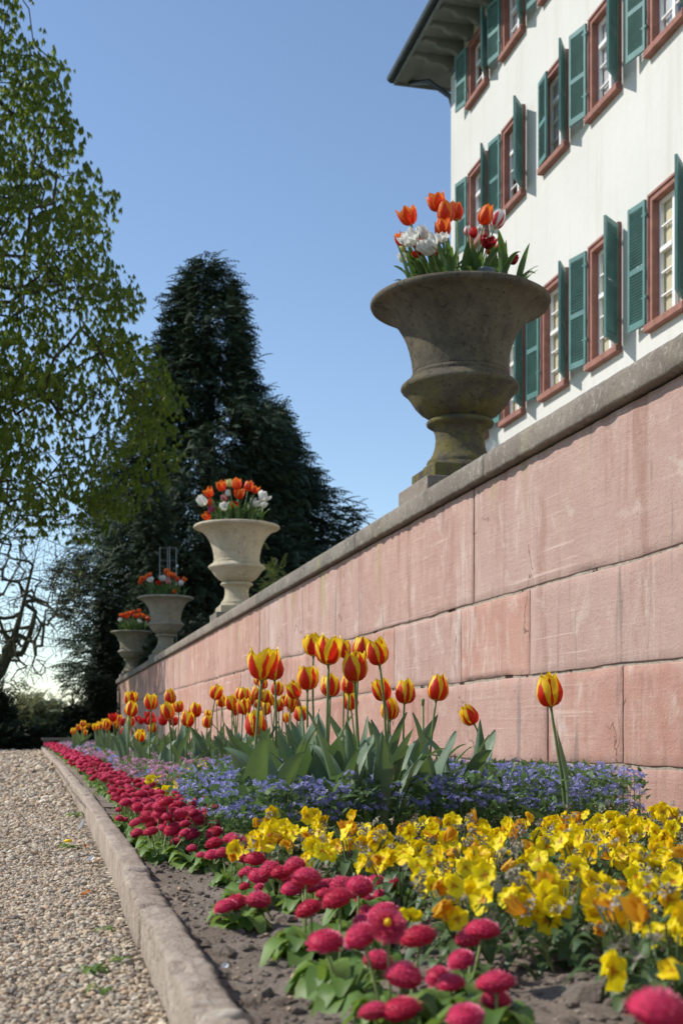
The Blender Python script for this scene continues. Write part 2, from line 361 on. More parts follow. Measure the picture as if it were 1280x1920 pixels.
class MB:                                                    # collects shapes, links them as one mesh
    def __init__(s): s.v = []; s.f = []; s.d = []
    def add(s, V, Fs, d=(0.5, .5, .5)):
        o = len(s.v); s.v += [tuple(p) for p in V]; s.f += [tuple(i + o for i in f) for f in Fs]
        s.d += ([tuple(d)] * len(V)) if not isinstance(d, list) else d
    def box(s, a, b):
        x0, y0, z0 = a; x1, y1, z1 = b
        s.add([(x0, y0, z0), (x1, y0, z0), (x1, y1, z0), (x0, y1, z0), (x0, y0, z1), (x1, y0, z1), (x1, y1, z1), (x0, y1, z1)],
              [(0, 3, 2, 1), (4, 5, 6, 7), (0, 1, 5, 4), (1, 2, 6, 5), (2, 3, 7, 6), (3, 0, 4, 7)])
    def tube(s, pts, rad, n=6, cap=True):
        pts = [Vector(p) for p in pts]; N = len(pts); rad = rad if isinstance(rad, (list, tuple)) else [rad] * N
        up = None; rings = []
        for i, p in enumerate(pts):
            t = (pts[min(i + 1, N - 1)] - pts[max(i - 1, 0)]).normalized()
            if up is None:
                up = Vector((0, 0, 1)) if abs(t.z) < .9 else Vector((1, 0, 0))
            a = t.cross(up).normalized(); b = a.cross(t).normalized(); up = b
            rings += [p + (a * math.cos(q) + b * math.sin(q)) * rad[i] for q in [2 * math.pi * k / n for k in range(n)]]
        fs = [(i * n + k, i * n + (k + 1) % n, (i + 1) * n + (k + 1) % n, (i + 1) * n + k) for i in range(N - 1) for k in range(n)]
        if cap: fs.append(tuple(range(n))[::-1]); fs.append(tuple(range((N - 1) * n, N * n)))
        s.add(rings, fs)
    def lathe(s, prof, n=48, wob=0):
        V = []
        for r, z in prof:
            for k in range(n):
                q = 2 * math.pi * k / n; rr = r * (1 + wob * mnoise.noise((math.cos(q) * 2, math.sin(q) * 2, z * 6)))
                V.append((rr * math.cos(q), rr * math.sin(q), z))
        s.add(V, [(i * n + k, i * n + (k + 1) % n, (i + 1) * n + (k + 1) % n, (i + 1) * n + k) for i in range(len(prof) - 1) for k in range(n)])
    def mesh(s, name, mat, smooth=False):
        me = bpy.data.meshes.new(name); me.from_pydata(s.v, [], s.f); me.materials.append(mat)
        if smooth: me.polygons.foreach_set('use_smooth', [True] * len(me.polygons))
        a = me.attributes.new('data', 'FLOAT_COLOR', 'POINT')
        a.data.foreach_set('color', [c for d in s.d for c in (*d, 1)])
        return me
    def build(s, name, mat, parent=None, loc=(0, 0, 0), smooth=False, world=False):
        o = bpy.data.objects.new(name, s.mesh(name, mat, smooth))
        o.location = loc if not world else Vector(loc) - wloc(parent)
        if world == 'shift': o.location = -wloc(parent)
        return link(o, parent)
def place(name, me, parent=None, loc=(0, 0, 0), rot=(0, 0, 0), sc=1.):
    o = bpy.data.objects.new(name, me); o.location = loc; o.rotation_euler = rot
    o.scale = (sc,) * 3 if not isinstance(sc, (tuple, list)) else sc
    return link(o, parent)
def bevel(o, wd=.004, seg=1):
    m = o.modifiers.new('edge', 'BEVEL'); m.width = wd; m.segments = seg; m.limit_method = 'ANGLE'
    return o
def rotmats(n, yaw=None, tilt=None, roll=None):
    yaw = rng.uniform(0, 2 * np.pi, n) if yaw is None else yaw
    tilt = np.zeros(n) if tilt is None else tilt; roll = np.zeros(n) if roll is None else roll
    cz, sz, cx, sx, cy, sy = np.cos(yaw), np.sin(yaw), np.cos(tilt), np.sin(tilt), np.cos(roll), np.sin(roll)
    Z = np.zeros((n, 3, 3)); Z[:, 0, 0] = cz; Z[:, 0, 1] = -sz; Z[:, 1, 0] = sz; Z[:, 1, 1] = cz; Z[:, 2, 2] = 1
    X = np.zeros((n, 3, 3)); X[:, 0, 0] = 1; X[:, 1, 1] = cx; X[:, 1, 2] = -sx; X[:, 2, 1] = sx; X[:, 2, 2] = cx
    Yr = np.zeros((n, 3, 3)); Yr[:, 1, 1] = 1; Yr[:, 0, 0] = cy; Yr[:, 0, 2] = sy; Yr[:, 2, 0] = -sy; Yr[:, 2, 2] = cy
    return Z @ X @ Yr
def repl(tv, tf, mats, pos, sc, td=None, rnd=None):          # replicate a template -> V, F, data
    n = len(pos); k = len(tv); sc = np.asarray(sc)
    if sc.ndim == 1: sc = sc[:, None, None]
    else: sc = sc[:, None, :]
    V = np.einsum('nij,nkj->nki', mats, tv[None] * sc) + np.asarray(pos)[:, None, :]
    Fc = tf[None] + (np.arange(n) * k)[:, None, None]
    d = np.zeros((n, k, 3)); d[:, :, 0] = (rng.random(n) if rnd is None else rnd)[:, None]
    if td is not None: d[:, :, 1:] = td[None]
    return V.reshape(-1, 3), Fc.reshape(-1, tf.shape[1]), d.reshape(-1, 3)
def join(parts):                                             # [(V,F,d,matindex)]
    Vs, Fs, Ds, Ms = [], [], [], []; o = 0
    for V, Fc, d, mi in parts:
        if len(V) == 0: continue
        Vs.append(V); Fs.append(Fc + o); Ds.append(d); Ms.append(np.full(len(Fc), mi)); o += len(V)
    return np.concatenate(Vs), np.concatenate(Fs), np.concatenate(Ds), np.concatenate(Ms)
def fbm(x, y, z=0, o=4):
    return mnoise.fractal((x, y, z), 1., 2., o)

# ------------------------------------------------------------------ the setting
def sheet(name, x0, x1, y0, y1, z, mat, nx=1, ny=1, hf=None):
    xs = np.linspace(x0, x1, nx + 1); ys = np.linspace(y0, y1, ny + 1)
    X, Y = np.meshgrid(xs, ys); Z = np.full(X.shape, z, dtype=float)
    if hf:
        for j in range(ny + 1):
            for i in range(nx + 1): Z[j, i] += hf(X[j, i], Y[j, i])
    idx = np.arange((nx + 1) * (ny + 1)).reshape(ny + 1, nx + 1)
    Fc = np.stack([idx[:-1, :-1], idx[:-1, 1:], idx[1:, 1:], idx[1:, :-1]], -1).reshape(-1, 4)
    o = bpy.data.objects.new(name, mesh_np(name, np.stack([X, Y, Z], -1), Fc, mat, bool(hf)))
    return tag(link(o), kind='structure')
sheet('ground', -600, 600, -100, 1200, GRAV - .03, M['grass'])
sheet('gravel_path', -7, .30, -2, 24.3, GRAV - .006, M['gravel'])

KOUT = [(-.6, .062), (.25, .10)] + [tuple(on(x, y, KTOP)[:2])[::-1] for x, y in ((375, 1925), (322, 1815), (270, 1710), (210, 1590), (154, 1492), (112, 1436))] + [(24.3, .165)]
KY = [a for a, b in KOUT]; KX = [b for a, b in KOUT]
def kx(y): return float(np.interp(y, KY, KX))
def hsoil(x, y):
    return .012 * fbm(x * 2.2, y * 2.2, 3, 4) + .012 * fbm(x * 13, y * 13, 7, 5) * (1 if y < 5 else 0) - .008 + (.01 if x < kx(y) + .1 else 0) * 0
def soil_near():
    nx, ny = 190, 330
    ys = np.linspace(.35, 5.2, ny + 1); V = []
    for y in ys:
        a = kx(y) + .03
        for i in range(nx + 1):
            x = a + (WX + .05 - a) * (i / nx)
            V.append((x, y, SOIL + hsoil(x, y)))
    idx = np.arange((nx + 1) * (ny + 1)).reshape(ny + 1, nx + 1)
    Fc = np.stack([idx[:-1, :-1], idx[:-1, 1:], idx[1:, 1:], idx[1:, :-1]], -1).reshape(-1, 4)
    V2 = np.array(V)
    me = mesh_np('flower_bed_soil', V2, Fc, M['soil'], True)
    tag(link(bpy.data.objects.new('flower_bed_soil', me)), kind='structure')
soil_near()
sheet('flower_bed_soil_far', .2, WX + .05, 5.19, 27.4, SOIL - .006, M['soil'], 20, 120, lambda x, y: .01 * fbm(x * 2, y * 2, 3, 3))
sheet('flower_bed_soil_near', .12, WX + .05, -1, .36, SOIL - .006, M['soil'], 20, 10, lambda x, y: .01 * fbm(x * 2, y * 2, 3, 3))
sheet('terrace', WX + .3, 70, -6, 90, 1.22, M['gravel'])

def lump(name, seedv, sub=1):
    bm = bmesh.new(); bmesh.ops.create_icosphere(bm, subdivisions=sub, radius=1)
    for v in bm.verts:
        n = mnoise.noise_vector(v.co * 1.1 + Vector((seedv * 7.3, 0, 0)))
        v.co = v.co * (1 + .35 * n.x) + n * .15
    bm.verts.ensure_lookup_table()
    V = np.array([v.co[:] for v in bm.verts]); Fc = np.array([[v.index for v in f.verts] for f in bm.faces]); bm.free()
    return V, Fc
def stones(name, label, P, size, mat, squash=(.5, .8)):
    parts = []; n = len(P); k = rng.integers(0, 5, n)
    for t in range(5):
        tv, tf = lump('l', t + 1); I = np.where(k == t)[0]; m = len(I)
        if m == 0: continue
        s3 = np.stack([size[I] * rng.uniform(.8, 1.4, m), size[I] * rng.uniform(.7, 1.0, m), size[I] * rng.uniform(*squash, m)], -1)
        V, Fc, d = repl(tv, tf, rotmats(m, tilt=rng.normal(0, .3, m), roll=rng.normal(0, .3, m)), P[I], s3)
        parts.append((V, Fc, d, 0))
    V, Fc, D, Mi = join(parts)
    o = bpy.data.objects.new(name, mesh_np(name, V, Fc, mat, False, D))
    return tag(link(o), label, 'gravel', kind='stuff')
# gravel: dense near the camera, thinner far off where the bed's texture takes over
PP = []; SS = []
for (ya, yb, xa, xb, n, s0) in ((.5, 1.9, -.75, .16, 33000, .0030), (1.9, 3.4, -.95, .16, 33000, .0036), (3.4, 6., -1.2, .18, 24000, .0052), (6., 11, -1.8, .2, 12000, .010), (11, 24.2, -3.6, .2, 16000, .017)):
    y = rng.uniform(ya, yb, n); x = rng.uniform(xa, xb, n)
    lim = np.interp(y, KY, KX) - .004; ok = x < lim; x, y = x[ok], y[ok]; m = len(x)
    sz = s0 * rng.lognormal(0, .32, m); PP.append(np.stack([x, y, GRAV + sz * rng.uniform(.0, .7, m)], -1)); SS.append(sz)
stones('gravel_stones', 'loose tan and grey gravel covering the path beside the kerb', np.concatenate(PP), np.concatenate(SS), M['pebble'])
# clods and grit on the soil
n = 15000; y = .6 + rng.random(n) ** 1.8 * 4.2; x = rng.uniform(0, 1, n); lo = np.interp(y, KY, KX) + .06; x = lo + x ** 1.3 * (1.9 - lo)
sz = .0027 * rng.lognormal(0, .7, n)
o = stones('soil_clods', 'dry crumbs of earth and grit on the flower bed', np.stack([x, y, np.array([SOIL + hsoil(a, b) for a, b in zip(x, y)]) + sz * .2], -1), sz, M['soil'])
o['category'] = 'soil'
n = 2600; y = .6 + rng.random(n) ** 1.8 * 4.2; x = rng.uniform(0, 1, n); lo = np.interp(y, KY, KX) + .075; x = lo + x ** 1.2 * (1.9 - lo); sz = .0020 * rng.lognormal(0, .6, n)
stones('soil_grit', 'pale grit and tiny pebbles strewn over the bare soil of the bed', np.stack([x, y, np.array([SOIL + hsoil(a, b) for a, b in zip(x, y)]) + sz * .5], -1), sz, M['pebble'])

# kerb: one child per stone
kerb = tag(bpy.data.objects.new('kerb', None), kind='structure'); link(kerb)
def kerb_stone(y0, y1, seed):
    nU = max(6, min(90, int((y1 - y0) / .009))); prof = [(0, -.12), (0, -.085), (-.001, -.055), (0, -.03), (.0005, -.014), (.0006, -.004), (.0025, -.001), (.008, 0), (.020, .001), (.030, .001), (.040, .0), (.050, -.001), (.058, -.005), (.063, -.014), (.064, -.05), (.064, -.12)]
    V = []; rr = random.Random(seed); dz = rr.uniform(-.006, .006); dx = rr.uniform(-.004, .004)
    for i in range(nU + 1):
        u = i / nU; y = y0 + (y1 - y0) * u; e = min(u, 1 - u) * (y1 - y0); rd = .005 * max(0, 1 - e / .010)
        for j, (a, b) in enumerate(prof):
            nz = fbm(y * 30, a * 60 + b * 20, seed, 5); n2 = fbm(y * 7, a * 25 + b * 12, seed + 9, 4); chip = max(0, fbm(y * 16, 0, seed + 5, 3) - .1) * (1 if (.0 < a < .012) else 0)
            top = 1 if b > -.06 else .4
            V.append((kx(y) + a * .88 + dx + (rd if a < .02 else -rd) + .0028 * nz * top + .035 * chip, y, KTOP + b + dz + +.0025 * n2 * top * (b > -.06) + .0045 * nz * (b > -.02) - .026 * chip - rd * (b > -.03)))
    k = len(prof); Fs = [(i * k + j, i * k + j + 1, (i + 1) * k + j + 1, (i + 1) * k + j) for i in range(nU) for j in range(k - 1)]
    b = MB(); b.add(V, Fs + [tuple(range(k))[::-1], tuple(range(nU * k, nU * k + k))])
    b.build('kerb_stone', M['kerb'], kerb, smooth=True)
jy = [-.5, .35, on(322, 1815, KTOP).y + .35 * 0, on(268, 1705, KTOP).y, on(234, 1637, KTOP).y, on(152, 1495, KTOP).y]
ys = [-.6, .28, .93, on(262, 1694, KTOP).y, on(228, 1630, KTOP).y, on(152, 1492, KTOP).y]
rr = random.Random(3)
while ys[-1] < 24: ys.append(ys[-1] + rr.uniform(.75, 1.1))
for i in range(len(ys) - 1): kerb_stone(ys[i] + .003, ys[i + 1] - .003, i + 1)

# ------------------------------------------------------------------ garden wall, stone by stone
wall = thing('garden_wall', 'long pink sandstone garden wall with grey coping behind the tulip bed', 'wall', (WX, 0, SOIL))
def wy(px, X=WX):
    zc = F * X / (CT * (px - VX)); return (zc - X * ST) / CT
def sag(y, z): return 0 if z > 1.2 else .016 * mnoise.noise((y * .9, z * 7, 3.3)) + .006 * mnoise.noise((y * 4.5, z * 7, 1.3))
def block(name, y0, y1, z0, z1, mat, x0=WX, depth=.28, seed=0, gap=.0052, rough=.0035, lo=(0, 0)):
    za_, zb2 = z0, z1; y0 += gap; y1 -= gap; z0 += gap; z1 -= gap
    L = y1 - y0; H = z1 - z0
    ny = int(max(4, min(60, L / .035))); nz = int(max(3, min(24, H / .035)))
    ys_ = [y0, y0 + .004] + [y0 + .006 + (L - .012) * i / ny for i in range(1, ny)] + [y1 - .004, y1]
    zs_ = [z0, z0 + .006] + [z0 + .006 + (H - .012) * i / nz for i in range(1, nz)] + [z1 - .006, z1]
    V = []
    for j, z in enumerate(zs_):
        for i, y in enumerate(ys_):
            e = 1 if (i in (0, len(ys_) - 1) or j in (0, len(zs_) - 1)) else 0
            n1 = fbm(y * 9, z * 9, seed * 3.1, 4); n2 = fbm(y * 1.5, z * 1.5, seed * 5.1, 3)
            ex = .0024 * e + rough * n1 * .45 + .0018 * n2
            oy = oz = 0
            if e:
                q = fbm(y * 22, z * 22, seed + 4, 3) * .004
                if i == 0: oy = abs(q)
                if i == len(ys_) - 1: oy = -abs(q)
                if j == 0: oz = abs(q) + max(0, n2) * .006
                if j == len(zs_) - 1: oz = -abs(q)
                ex += .010 * max(0, fbm(y * 7, z * 7, seed + 11, 3))
            tz = (z - z0) / (z1 - z0); V.append((x0 + ex, y + oy, z + oz + sag(y, round(za_, 2)) * (1 - tz) + sag(y, round(zb2, 2)) * tz))
    nyv = len(ys_); nzv = len(zs_)
    Fs = [(j * nyv + i, (j + 1) * nyv + i, (j + 1) * nyv + i + 1, j * nyv + i + 1) for j in range(nzv - 1) for i in range(nyv - 1)]
    o0 = len(V)
    border = [i for i in range(nyv)] + [j * nyv + nyv - 1 for j in range(1, nzv)] + [(nzv - 1) * nyv + i for i in range(nyv - 2, -1, -1)] + [j * nyv for j in range(nzv - 2, 0, -1)]
    for b in border: V.append((x0 + depth, V[b][1], V[b][2]))
    n = len(border)
    Fs += [(border[k], border[(k + 1) % n], o0 + (k + 1) % n, o0 + k) for k in range(n)]
    mb = MB(); mb.add(V, Fs); ob = mb.build(name, mat, wall, world='shift')
    for p in ob.data.polygons: p.use_smooth = p.index < (nzv - 1) * (nyv - 1)
    return ob
YE = wy(217, 2.15)                                            # far end of the wall
Z1, Z2, Z3, Z0 = .656, .256, -.136, -.42
TOP = 1.253
def run(joints, za, zb, sd_, rough=.0035, slack=0):
    js = sorted(joints)
    last = js[-1]; rr_ = random.Random(sd_)
    while last < YE - 2.2: last += rr_.uniform(1.5, 2.2); js.append(last)
    js.append(YE)
    for i in range(len(js) - 1):
        block('stone_block', js[i], js[i + 1], za, zb, M['sand'], seed=sd_ * 20 + i, x0=WX + rr_.uniform(-.0025, .001), rough=rough)
run([-3, -.7, 1.3, 3.2, wy(888), wy(674), wy(568), wy(487), wy(382)], Z1, TOP, 1)
run([-3, -1.2, .7, 2.6 - .2, wy(993), wy(864), wy(739), wy(660), wy(527), wy(452)], Z2, Z1, 2)
run([-3, -.9, 1.1, wy(1167), wy(1035) + .05, wy(803), wy(650), wy(540), wy(450)], Z3, Z2, 3)
run([-3, -1, .9, 2.2, wy(1060), wy(900), wy(700), wy(560), wy(460)], Z0, Z3, 4, .010)
core = MB(); core.box((WX + .0062, -3, Z0), (WX + .27, YE - .02, TOP - .01)); core.build('mortar', M['mortar'], wall, world='shift')
# coping stones
CX = 2.15
def coping(y0, y1, seed):
    nU = int(max(5, min(80, (y1 - y0) / .03))); T, B = 1.373, 1.253
    prof = [(.05, B - .0), (.012, B - .002), (.003, B + .004), (0, B + .012), (-.001, B + .05), (0, T - .035), (.004, T - .018), (.012, T - .006), (.024, T), (.15, T + .004), (.36, T + .004), (.40, T - .01), (.40, B)]
    V = []
    for i in range(nU + 1):
        u = i / nU; y = y0 + (y1 - y0) * u; e = min(u, 1 - u) * (y1 - y0); rd = .005 * max(0, 1 - e / .02)
        for j, (a, b) in enumerate(prof):
            n1 = fbm(y * 16, a * 25 + b * 25, seed, 4); n2 = fbm(y * 3, b * 8, seed + 3, 3)
            low = 1.8 if j in (1, 2, 3) else 1
            V.append((CX + a + .004 * n1 * low + .003 * n2 + (rd if a < .1 else 0), y, b + (.005 * n1 * low + .003 * n2 if j not in (0, 12) else 0) - (rd if b > 1.3 else 0)))
    k = len(prof); Fs = [(i * k + j, i * k + (j + 1) % k, (i + 1) * k + (j + 1) % k, (i + 1) * k + j) for i in range(nU) for j in range(k)]
    mb = MB(); mb.add(V, Fs + [tuple(range(k))[::-1], tuple(range(nU * k, nU * k + k))])
    o = mb.build('coping_stone', M['cope'], wall, world='shift', smooth=True)
cj = [-3, -1, 1, 2.9, wy(905, CX), wy(665, CX), wy(480, CX), wy(376, CX), wy(318, CX), wy(278, CX), wy(250, CX), YE]
if cj[5] - cj[4] > 2.6: cj.insert(5, (cj[4] + cj[5]) / 2)
for i in range(len(cj) - 1): coping(cj[i] + .002, cj[i + 1] - .002, i * 3 + 1)

pier = thing('stone_pier', 'short sandstone pier set in front of the far end of the garden wall', 'pier', (2.3, YE + 3, SOIL))
b = MB(); b.box((2.12, YE + 2.2, -.42), (2.7, YE + 4.2, 1.25)); bevel(b.build('shaft', M['sand'], pier, world='shift'), .02)
b = MB(); b.box((2.07, YE + 2.15, 1.25), (2.75, YE + 4.25, 1.37)); bevel(b.build('cap', M['cope'], pier, world='shift'), .02)
step = thing('stone_bench', 'low stone slab on blocks where the gravel path meets the hedge', 'bench', at(108, 1400, 24.6))
p0 = at(108, 1388, 24.6)
b = MB(); b.box((p0.x - .30, p0.y - .2, p0.z), (p0.x + .30, p0.y + .2, p0.z + .05)); b.build('slab', M['cope'], step, world='shift')
for sx in (-.2, .2):
    b = MB(); b.box((p0.x + sx - .06, p0.y - .15, GRAV - .05), (p0.x + sx + .06, p0.y + .15, p0.z - .001)); b.build('block', M['cope'], step, world='shift')

# ------------------------------------------------------------------ the house
BX = 8.0; SOF = 1.60 / CT * 8.0
def hy(px, X=8.0): return (F * X / (CT * (px - VX)) - X * ST) / CT
BY1 = hy(845)
house = thing('manor_house', 'cream plastered house with green shutters and red stone window surrounds', 'house', (BX, 10, 1.22))
cols = [hy(881), hy(944), hy(1018), hy(1107), hy(1219)]; cols += [cols[-1] - 1.84 * k for k in (1, 2, 3)]       # far (left) edge of each window
WW = 1.0
rows = [(5.306, 7.13, 5), (8.96, 10.48, 4), (11.69, 12.90, 3)]      # sill, head, panes high
FR = .105
Ycuts = sorted([2., BY1] + [c - FR for c in cols] + [c - WW + FR for c in cols])
Zcuts = sorted([1.2, SOF] + [r[0] + .10 for r in rows] + [r[1] - FR for r in rows])
b = MB()
for i in range(len(Ycuts) - 1):
    for j in range(len(Zcuts) - 1):
        ym = (Ycuts[i] + Ycuts[i + 1]) / 2; zm = (Zcuts[j] + Zcuts[j + 1]) / 2
        hole = any(c - WW + FR < ym < c - FR for c in cols) and any(r[0] + .10 < zm < r[1] - FR for r in rows)
        if not hole:
            b.add([(BX, Ycuts[i], Zcuts[j]), (BX, Ycuts[i + 1], Zcuts[j]), (BX, Ycuts[i + 1], Zcuts[j + 1]), (BX, Ycuts[i], Zcuts[j + 1])], [(0, 3, 2, 1)])
b.add([(BX, BY1, 1.2), (20, BY1, 1.2), (20, BY1, SOF), (BX, BY1, SOF)], [(0, 3, 2, 1)])
b.add([(BX, 2, 1.2), (20, 2, 1.2), (20, 2, SOF), (BX, 2, SOF)], [(0, 1, 2, 3)])
b.build('facade', M['plaster'], house, world='shift')
EX = 7.13; EY = BY1 + 1.05
b = MB(); b.box((EX + .05, 1, SOF), (21, EY - .05, SOF + .06)); b.build('soffit', M['soffit'], house, world='shift')
b = MB(); b.box((EX, 1, SOF - .05), (EX + .045, EY, SOF + .20)); b.box((EX + .048, EY - .045, SOF - .05), (21, EY, SOF + .20)); b.build('fascia', M['soffit'], house, world='shift')
b = MB()
for k in range(8):
    pass
b.tube([(EX - .06, 1, SOF + .10), (EX - .06, EY + .05, SOF + .10)], .075, 12); b.tube([(EX - .06, EY + .06, SOF + .10), (21, EY + .06, SOF + .10)], .075, 12)
b.build('gutter', M['zinc'], house, world='shift', smooth=True)
b = MB(); b.add([(EX, 1, SOF + .2), (EX, EY, SOF + .2), (21, EY, SOF + .2), (21, 1, SOF + .2), (14, 6, SOF + 4.6), (14, EY - 7, SOF + 4.6)], [(0, 4, 5, 1), (1, 5, 2), (2, 5, 4, 3), (3, 4, 0)])
b.build('roof', M['slate'], house, world='shift')
def bracket(y, parent):
    pr = [(0, 0), (0, -.24), (.12, -.25), (.20, -.20), (.30, -.17), (.42, -.18), (.52, -.15), (.58, -.09), (.70, -.075), (.80, -.07), (.80, 0)]
    n = len(pr); mb = MB()
    V = [(BX - a, y + s, SOF + z - .002) for s in (-.06, .06) for a, z in pr]
    mb.add(V, [tuple(range(n)), tuple(range(n, 2 * n))[::-1]] + [(k, (k + 1) % n + 0, n + (k + 1) % n, n + k)[::-1] for k in range(n)])
    mb.build('bracket', M['soffit'], parent, world='shift')
y = BY1 - .15
while y > 13: bracket(y, house); y -= .56
mb = MB(); mb.box((BX - .05, 2, SOF - .30), (BX - .003, BY1 + .05, SOF - .255)); mb.build('cornice', M['soffit'], house, world='shift')
mb = MB(); mb.tube([(BX - .55, EY - .1, SOF - .02), (BX - .35, BY1 + .35, SOF - .25), (BX + .02, BY1 + .12, SOF - .62), (BX + .1, BY1 + .09, SOF - .9), (BX + .1, BY1 + .09, 1.25)], .05, 10)
mb.build('downpipe', M['zinc'], house, world='shift', smooth=True)
SHW = .40
shm = {}
def shutter_meshes(ri):
    z0, z1, _ = rows[ri]; H = z1 - z0 - .16
    f = MB(); T = .035; SW = .045
    f.box((0, -T / 2, 0), (SW, T / 2, H)); f.box((SHW - SW, -T / 2, 0), (SHW, T / 2, H))
    mids = [(0, .09), (H - .07, H), (H * .47 - .035, H * .47 + .035)]
    for a, b_ in mids: f.box((SW, -T / 2 + .001, a), (SHW - SW, T / 2 - .001, b_))
    lv = MB(); z = .10; step_ = .0415
    while z < H - .08:
        if not (H * .47 - .055 < z < H * .47 + .03):
            lv.add([(SW, -.016, z), (SHW - SW, -.016, z), (SHW - SW, .014, z + .019), (SW, .014, z + .019), (SW, -.016, z + .006), (SHW - SW, -.016, z + .006), (SHW - SW, .014, z + .025), (SW, .014, z + .025)],
                   [(0, 3, 2, 1), (4, 5, 6, 7), (0, 1, 5, 4), (1, 2, 6, 5), (2, 3, 7, 6), (3, 0, 4, 7)])
        z += step_
    # the slats must shed rain outwards whichever side faces out: mirror copy
    lm = MB(); lm.add([(x, -y_, z_) for x, y_, z_ in lv.v], [tuple(reversed(q)) for q in lv.f])
    return f.mesh('shutter', M['shutter']), lv.mesh('louvre_slats', M['shutter']), lm.mesh('louvre_slats', M['shutter'])
for ri in range(3): shm[ri] = shutter_meshes(ri)
hz = random.Random(5); hgm = {}
for ri, (z0, z1, pn) in enumerate(rows):
    for ci, yl in enumerate(cols):
        if ci > 5 and ri > 0 and False: continue
        ya, yb = yl - WW, yl                                     # near, far
        # stone surround
        s = MB()
        def ring(xa, xb, o_, i_):
            s.box((xa, ya + o_, z0 + .10), (xb, ya + i_, z1 - i_)); s.box((xa, yb - i_, z0 + .10), (xb, yb - o_, z1 - i_)); s.box((xa, ya + o_, z1 - i_ + .0005), (xb, yb - o_, z1 - o_))
        ring(BX - .035, BX + .14, 0, FR); ring(BX - .055, BX - .0352, 0, .035)
        win = s.build('window', M['red_surround'], house, world='shift')
        s = MB(); s.box((BX - .10, ya - .03, z0), (BX + .14, yb + .03, z0 + .0995)); bevel(s.build('sill', M['red_surround'], win, world='shift'), .008)
        # sash bars
        oy0, oy1, oz0, oz1 = ya + FR, yb - FR, z0 + .10, z1 - FR; xs = BX + .10
        s = MB(); t = .045
        s.box((xs - .03, oy0, oz0), (xs + .02, oy0 + t, oz1)); s.box((xs - .03, oy1 - t, oz0), (xs + .02, oy1, oz1))
        s.box((xs - .03, oy0 + t, oz0), (xs + .02, oy1 - t, oz0 + t)); s.box((xs - .03, oy0 + t, oz1 - t), (xs + .02, oy1 - t, oz1))
        ym = (oy0 + oy1) / 2; s.box((xs - .034, ym - .035, oz0 + t), (xs + .016, ym + .035, oz1 - t))
        up = {5: 2, 4: 1, 3: 1}[pn]; hh = (oz1 - oz0 - 2 * t) / pn; zt = oz1 - t - hh * up
        for k in range(1, pn):
            zz = oz1 - t - hh * k; th_ = .04 if k == up else .014; xo = .045 if k == up else .026
            s.box((xs - xo, oy0 + t, zz - th_ / 1), (xs + .012, ym - .035, zz + th_ / 2)); s.box((xs - xo, ym + .035, zz - th_ / 1), (xs + .012, oy1 - t, zz + th_ / 2))
        s.build('sash', M['white'], win, world='shift')
        for k in range(pn):
            for (a, c_) in ((oy0 + t, ym - .035), (ym + .035, oy1 - t)):
                s = MB(); zb_ = oz1 - t - hh * (k + 1); s.box((xs - .008, a, zb_ + .014), (xs - .004, c_, zb_ + hh - .014))
                s.build('glass_pane', M['glass'], win, world='shift')
        s = MB()
        if ri == 0:
            N = 26; pts = [(BX + .132 + .004 * math.sin(i * 1.5), oy0 - .05 + (oy1 - oy0 + .1) * i / N) for i in range(N + 1)]
            s.add([(x, y_, z) for z in (oz0 - .05, oz1 + .05) for x, y_ in pts], [(i, i + 1, N + 1 + i + 1, N + 1 + i) for i in range(N)])
            s.build('curtain', M['curtain'], win, world='shift', smooth=True)
        elif hz.random() < .8:
            N = 10; w_ = .30
            for sgn, y00 in ((1, oy0), (-1, oy1)):
                pts = [(BX + .132 + .005 * math.sin(i * 1.7), y00 + sgn * w_ * i / N) for i in range(N + 1)]
                s.add([(x, y_, z) for z in (oz0 - .05, oz1 + .05) for x, y_ in pts], [(i, i + 1, N + 1 + i + 1, N + 1 + i) for i in range(N)])
            s.build('curtain', M['whiteblind'], win, world='shift', smooth=True)
        s = MB(); s.box((BX + .145, oy0 - .25, oz0 - .25), (BX + 1.3, oy1 + .25, oz1 + .25)); s.f = [q for q in s.f if not all(s.v[i][0] < BX + .2 for i in q)]
        s.build('room_wall', M['room'], win, world='shift')
        # shutters
        zf = z0 + .11
        angL = {(1, 2): 5}.get((ri, ci), hz.uniform(167, 173)); angR = {(1, 2): 146, (0, 2): 145, (0, 3): 130, (1, 3): 136, (1, 1): 141, (1, 0): 150, (2, 0): 150, (2, 1): 149}.get((ri, ci), hz.uniform(132, 142))
        for side, ang, hyy in ((0, angL, yb - .0), (1, angR, ya - .02)):
            q = R(ang); dx, dy = -math.sin(q), (-math.cos(q) if side == 0 else math.cos(q))
            sh = place('shutter', shm[ri][0], house, Vector((BX - .075, hyy, zf)) - wloc(house), (0, 0, math.atan2(dy, dx)))
            place('louvre_slats', shm[ri][1], sh)['kind'] = 'stuff'
            for zz in (.2, .8):
                if ri not in hgm: hg = MB(); hg.tube([(-.01, 0, -.03), (-.01, 0, .03)], .012, 6); hg.box((-.03, -.01, -.012), (.08, .021, .012)); hgm[ri] = hg.mesh('hinge', M['shutter'])
                place('hinge', hgm[ri], sh, (0, 0, zz * (z1 - z0)))

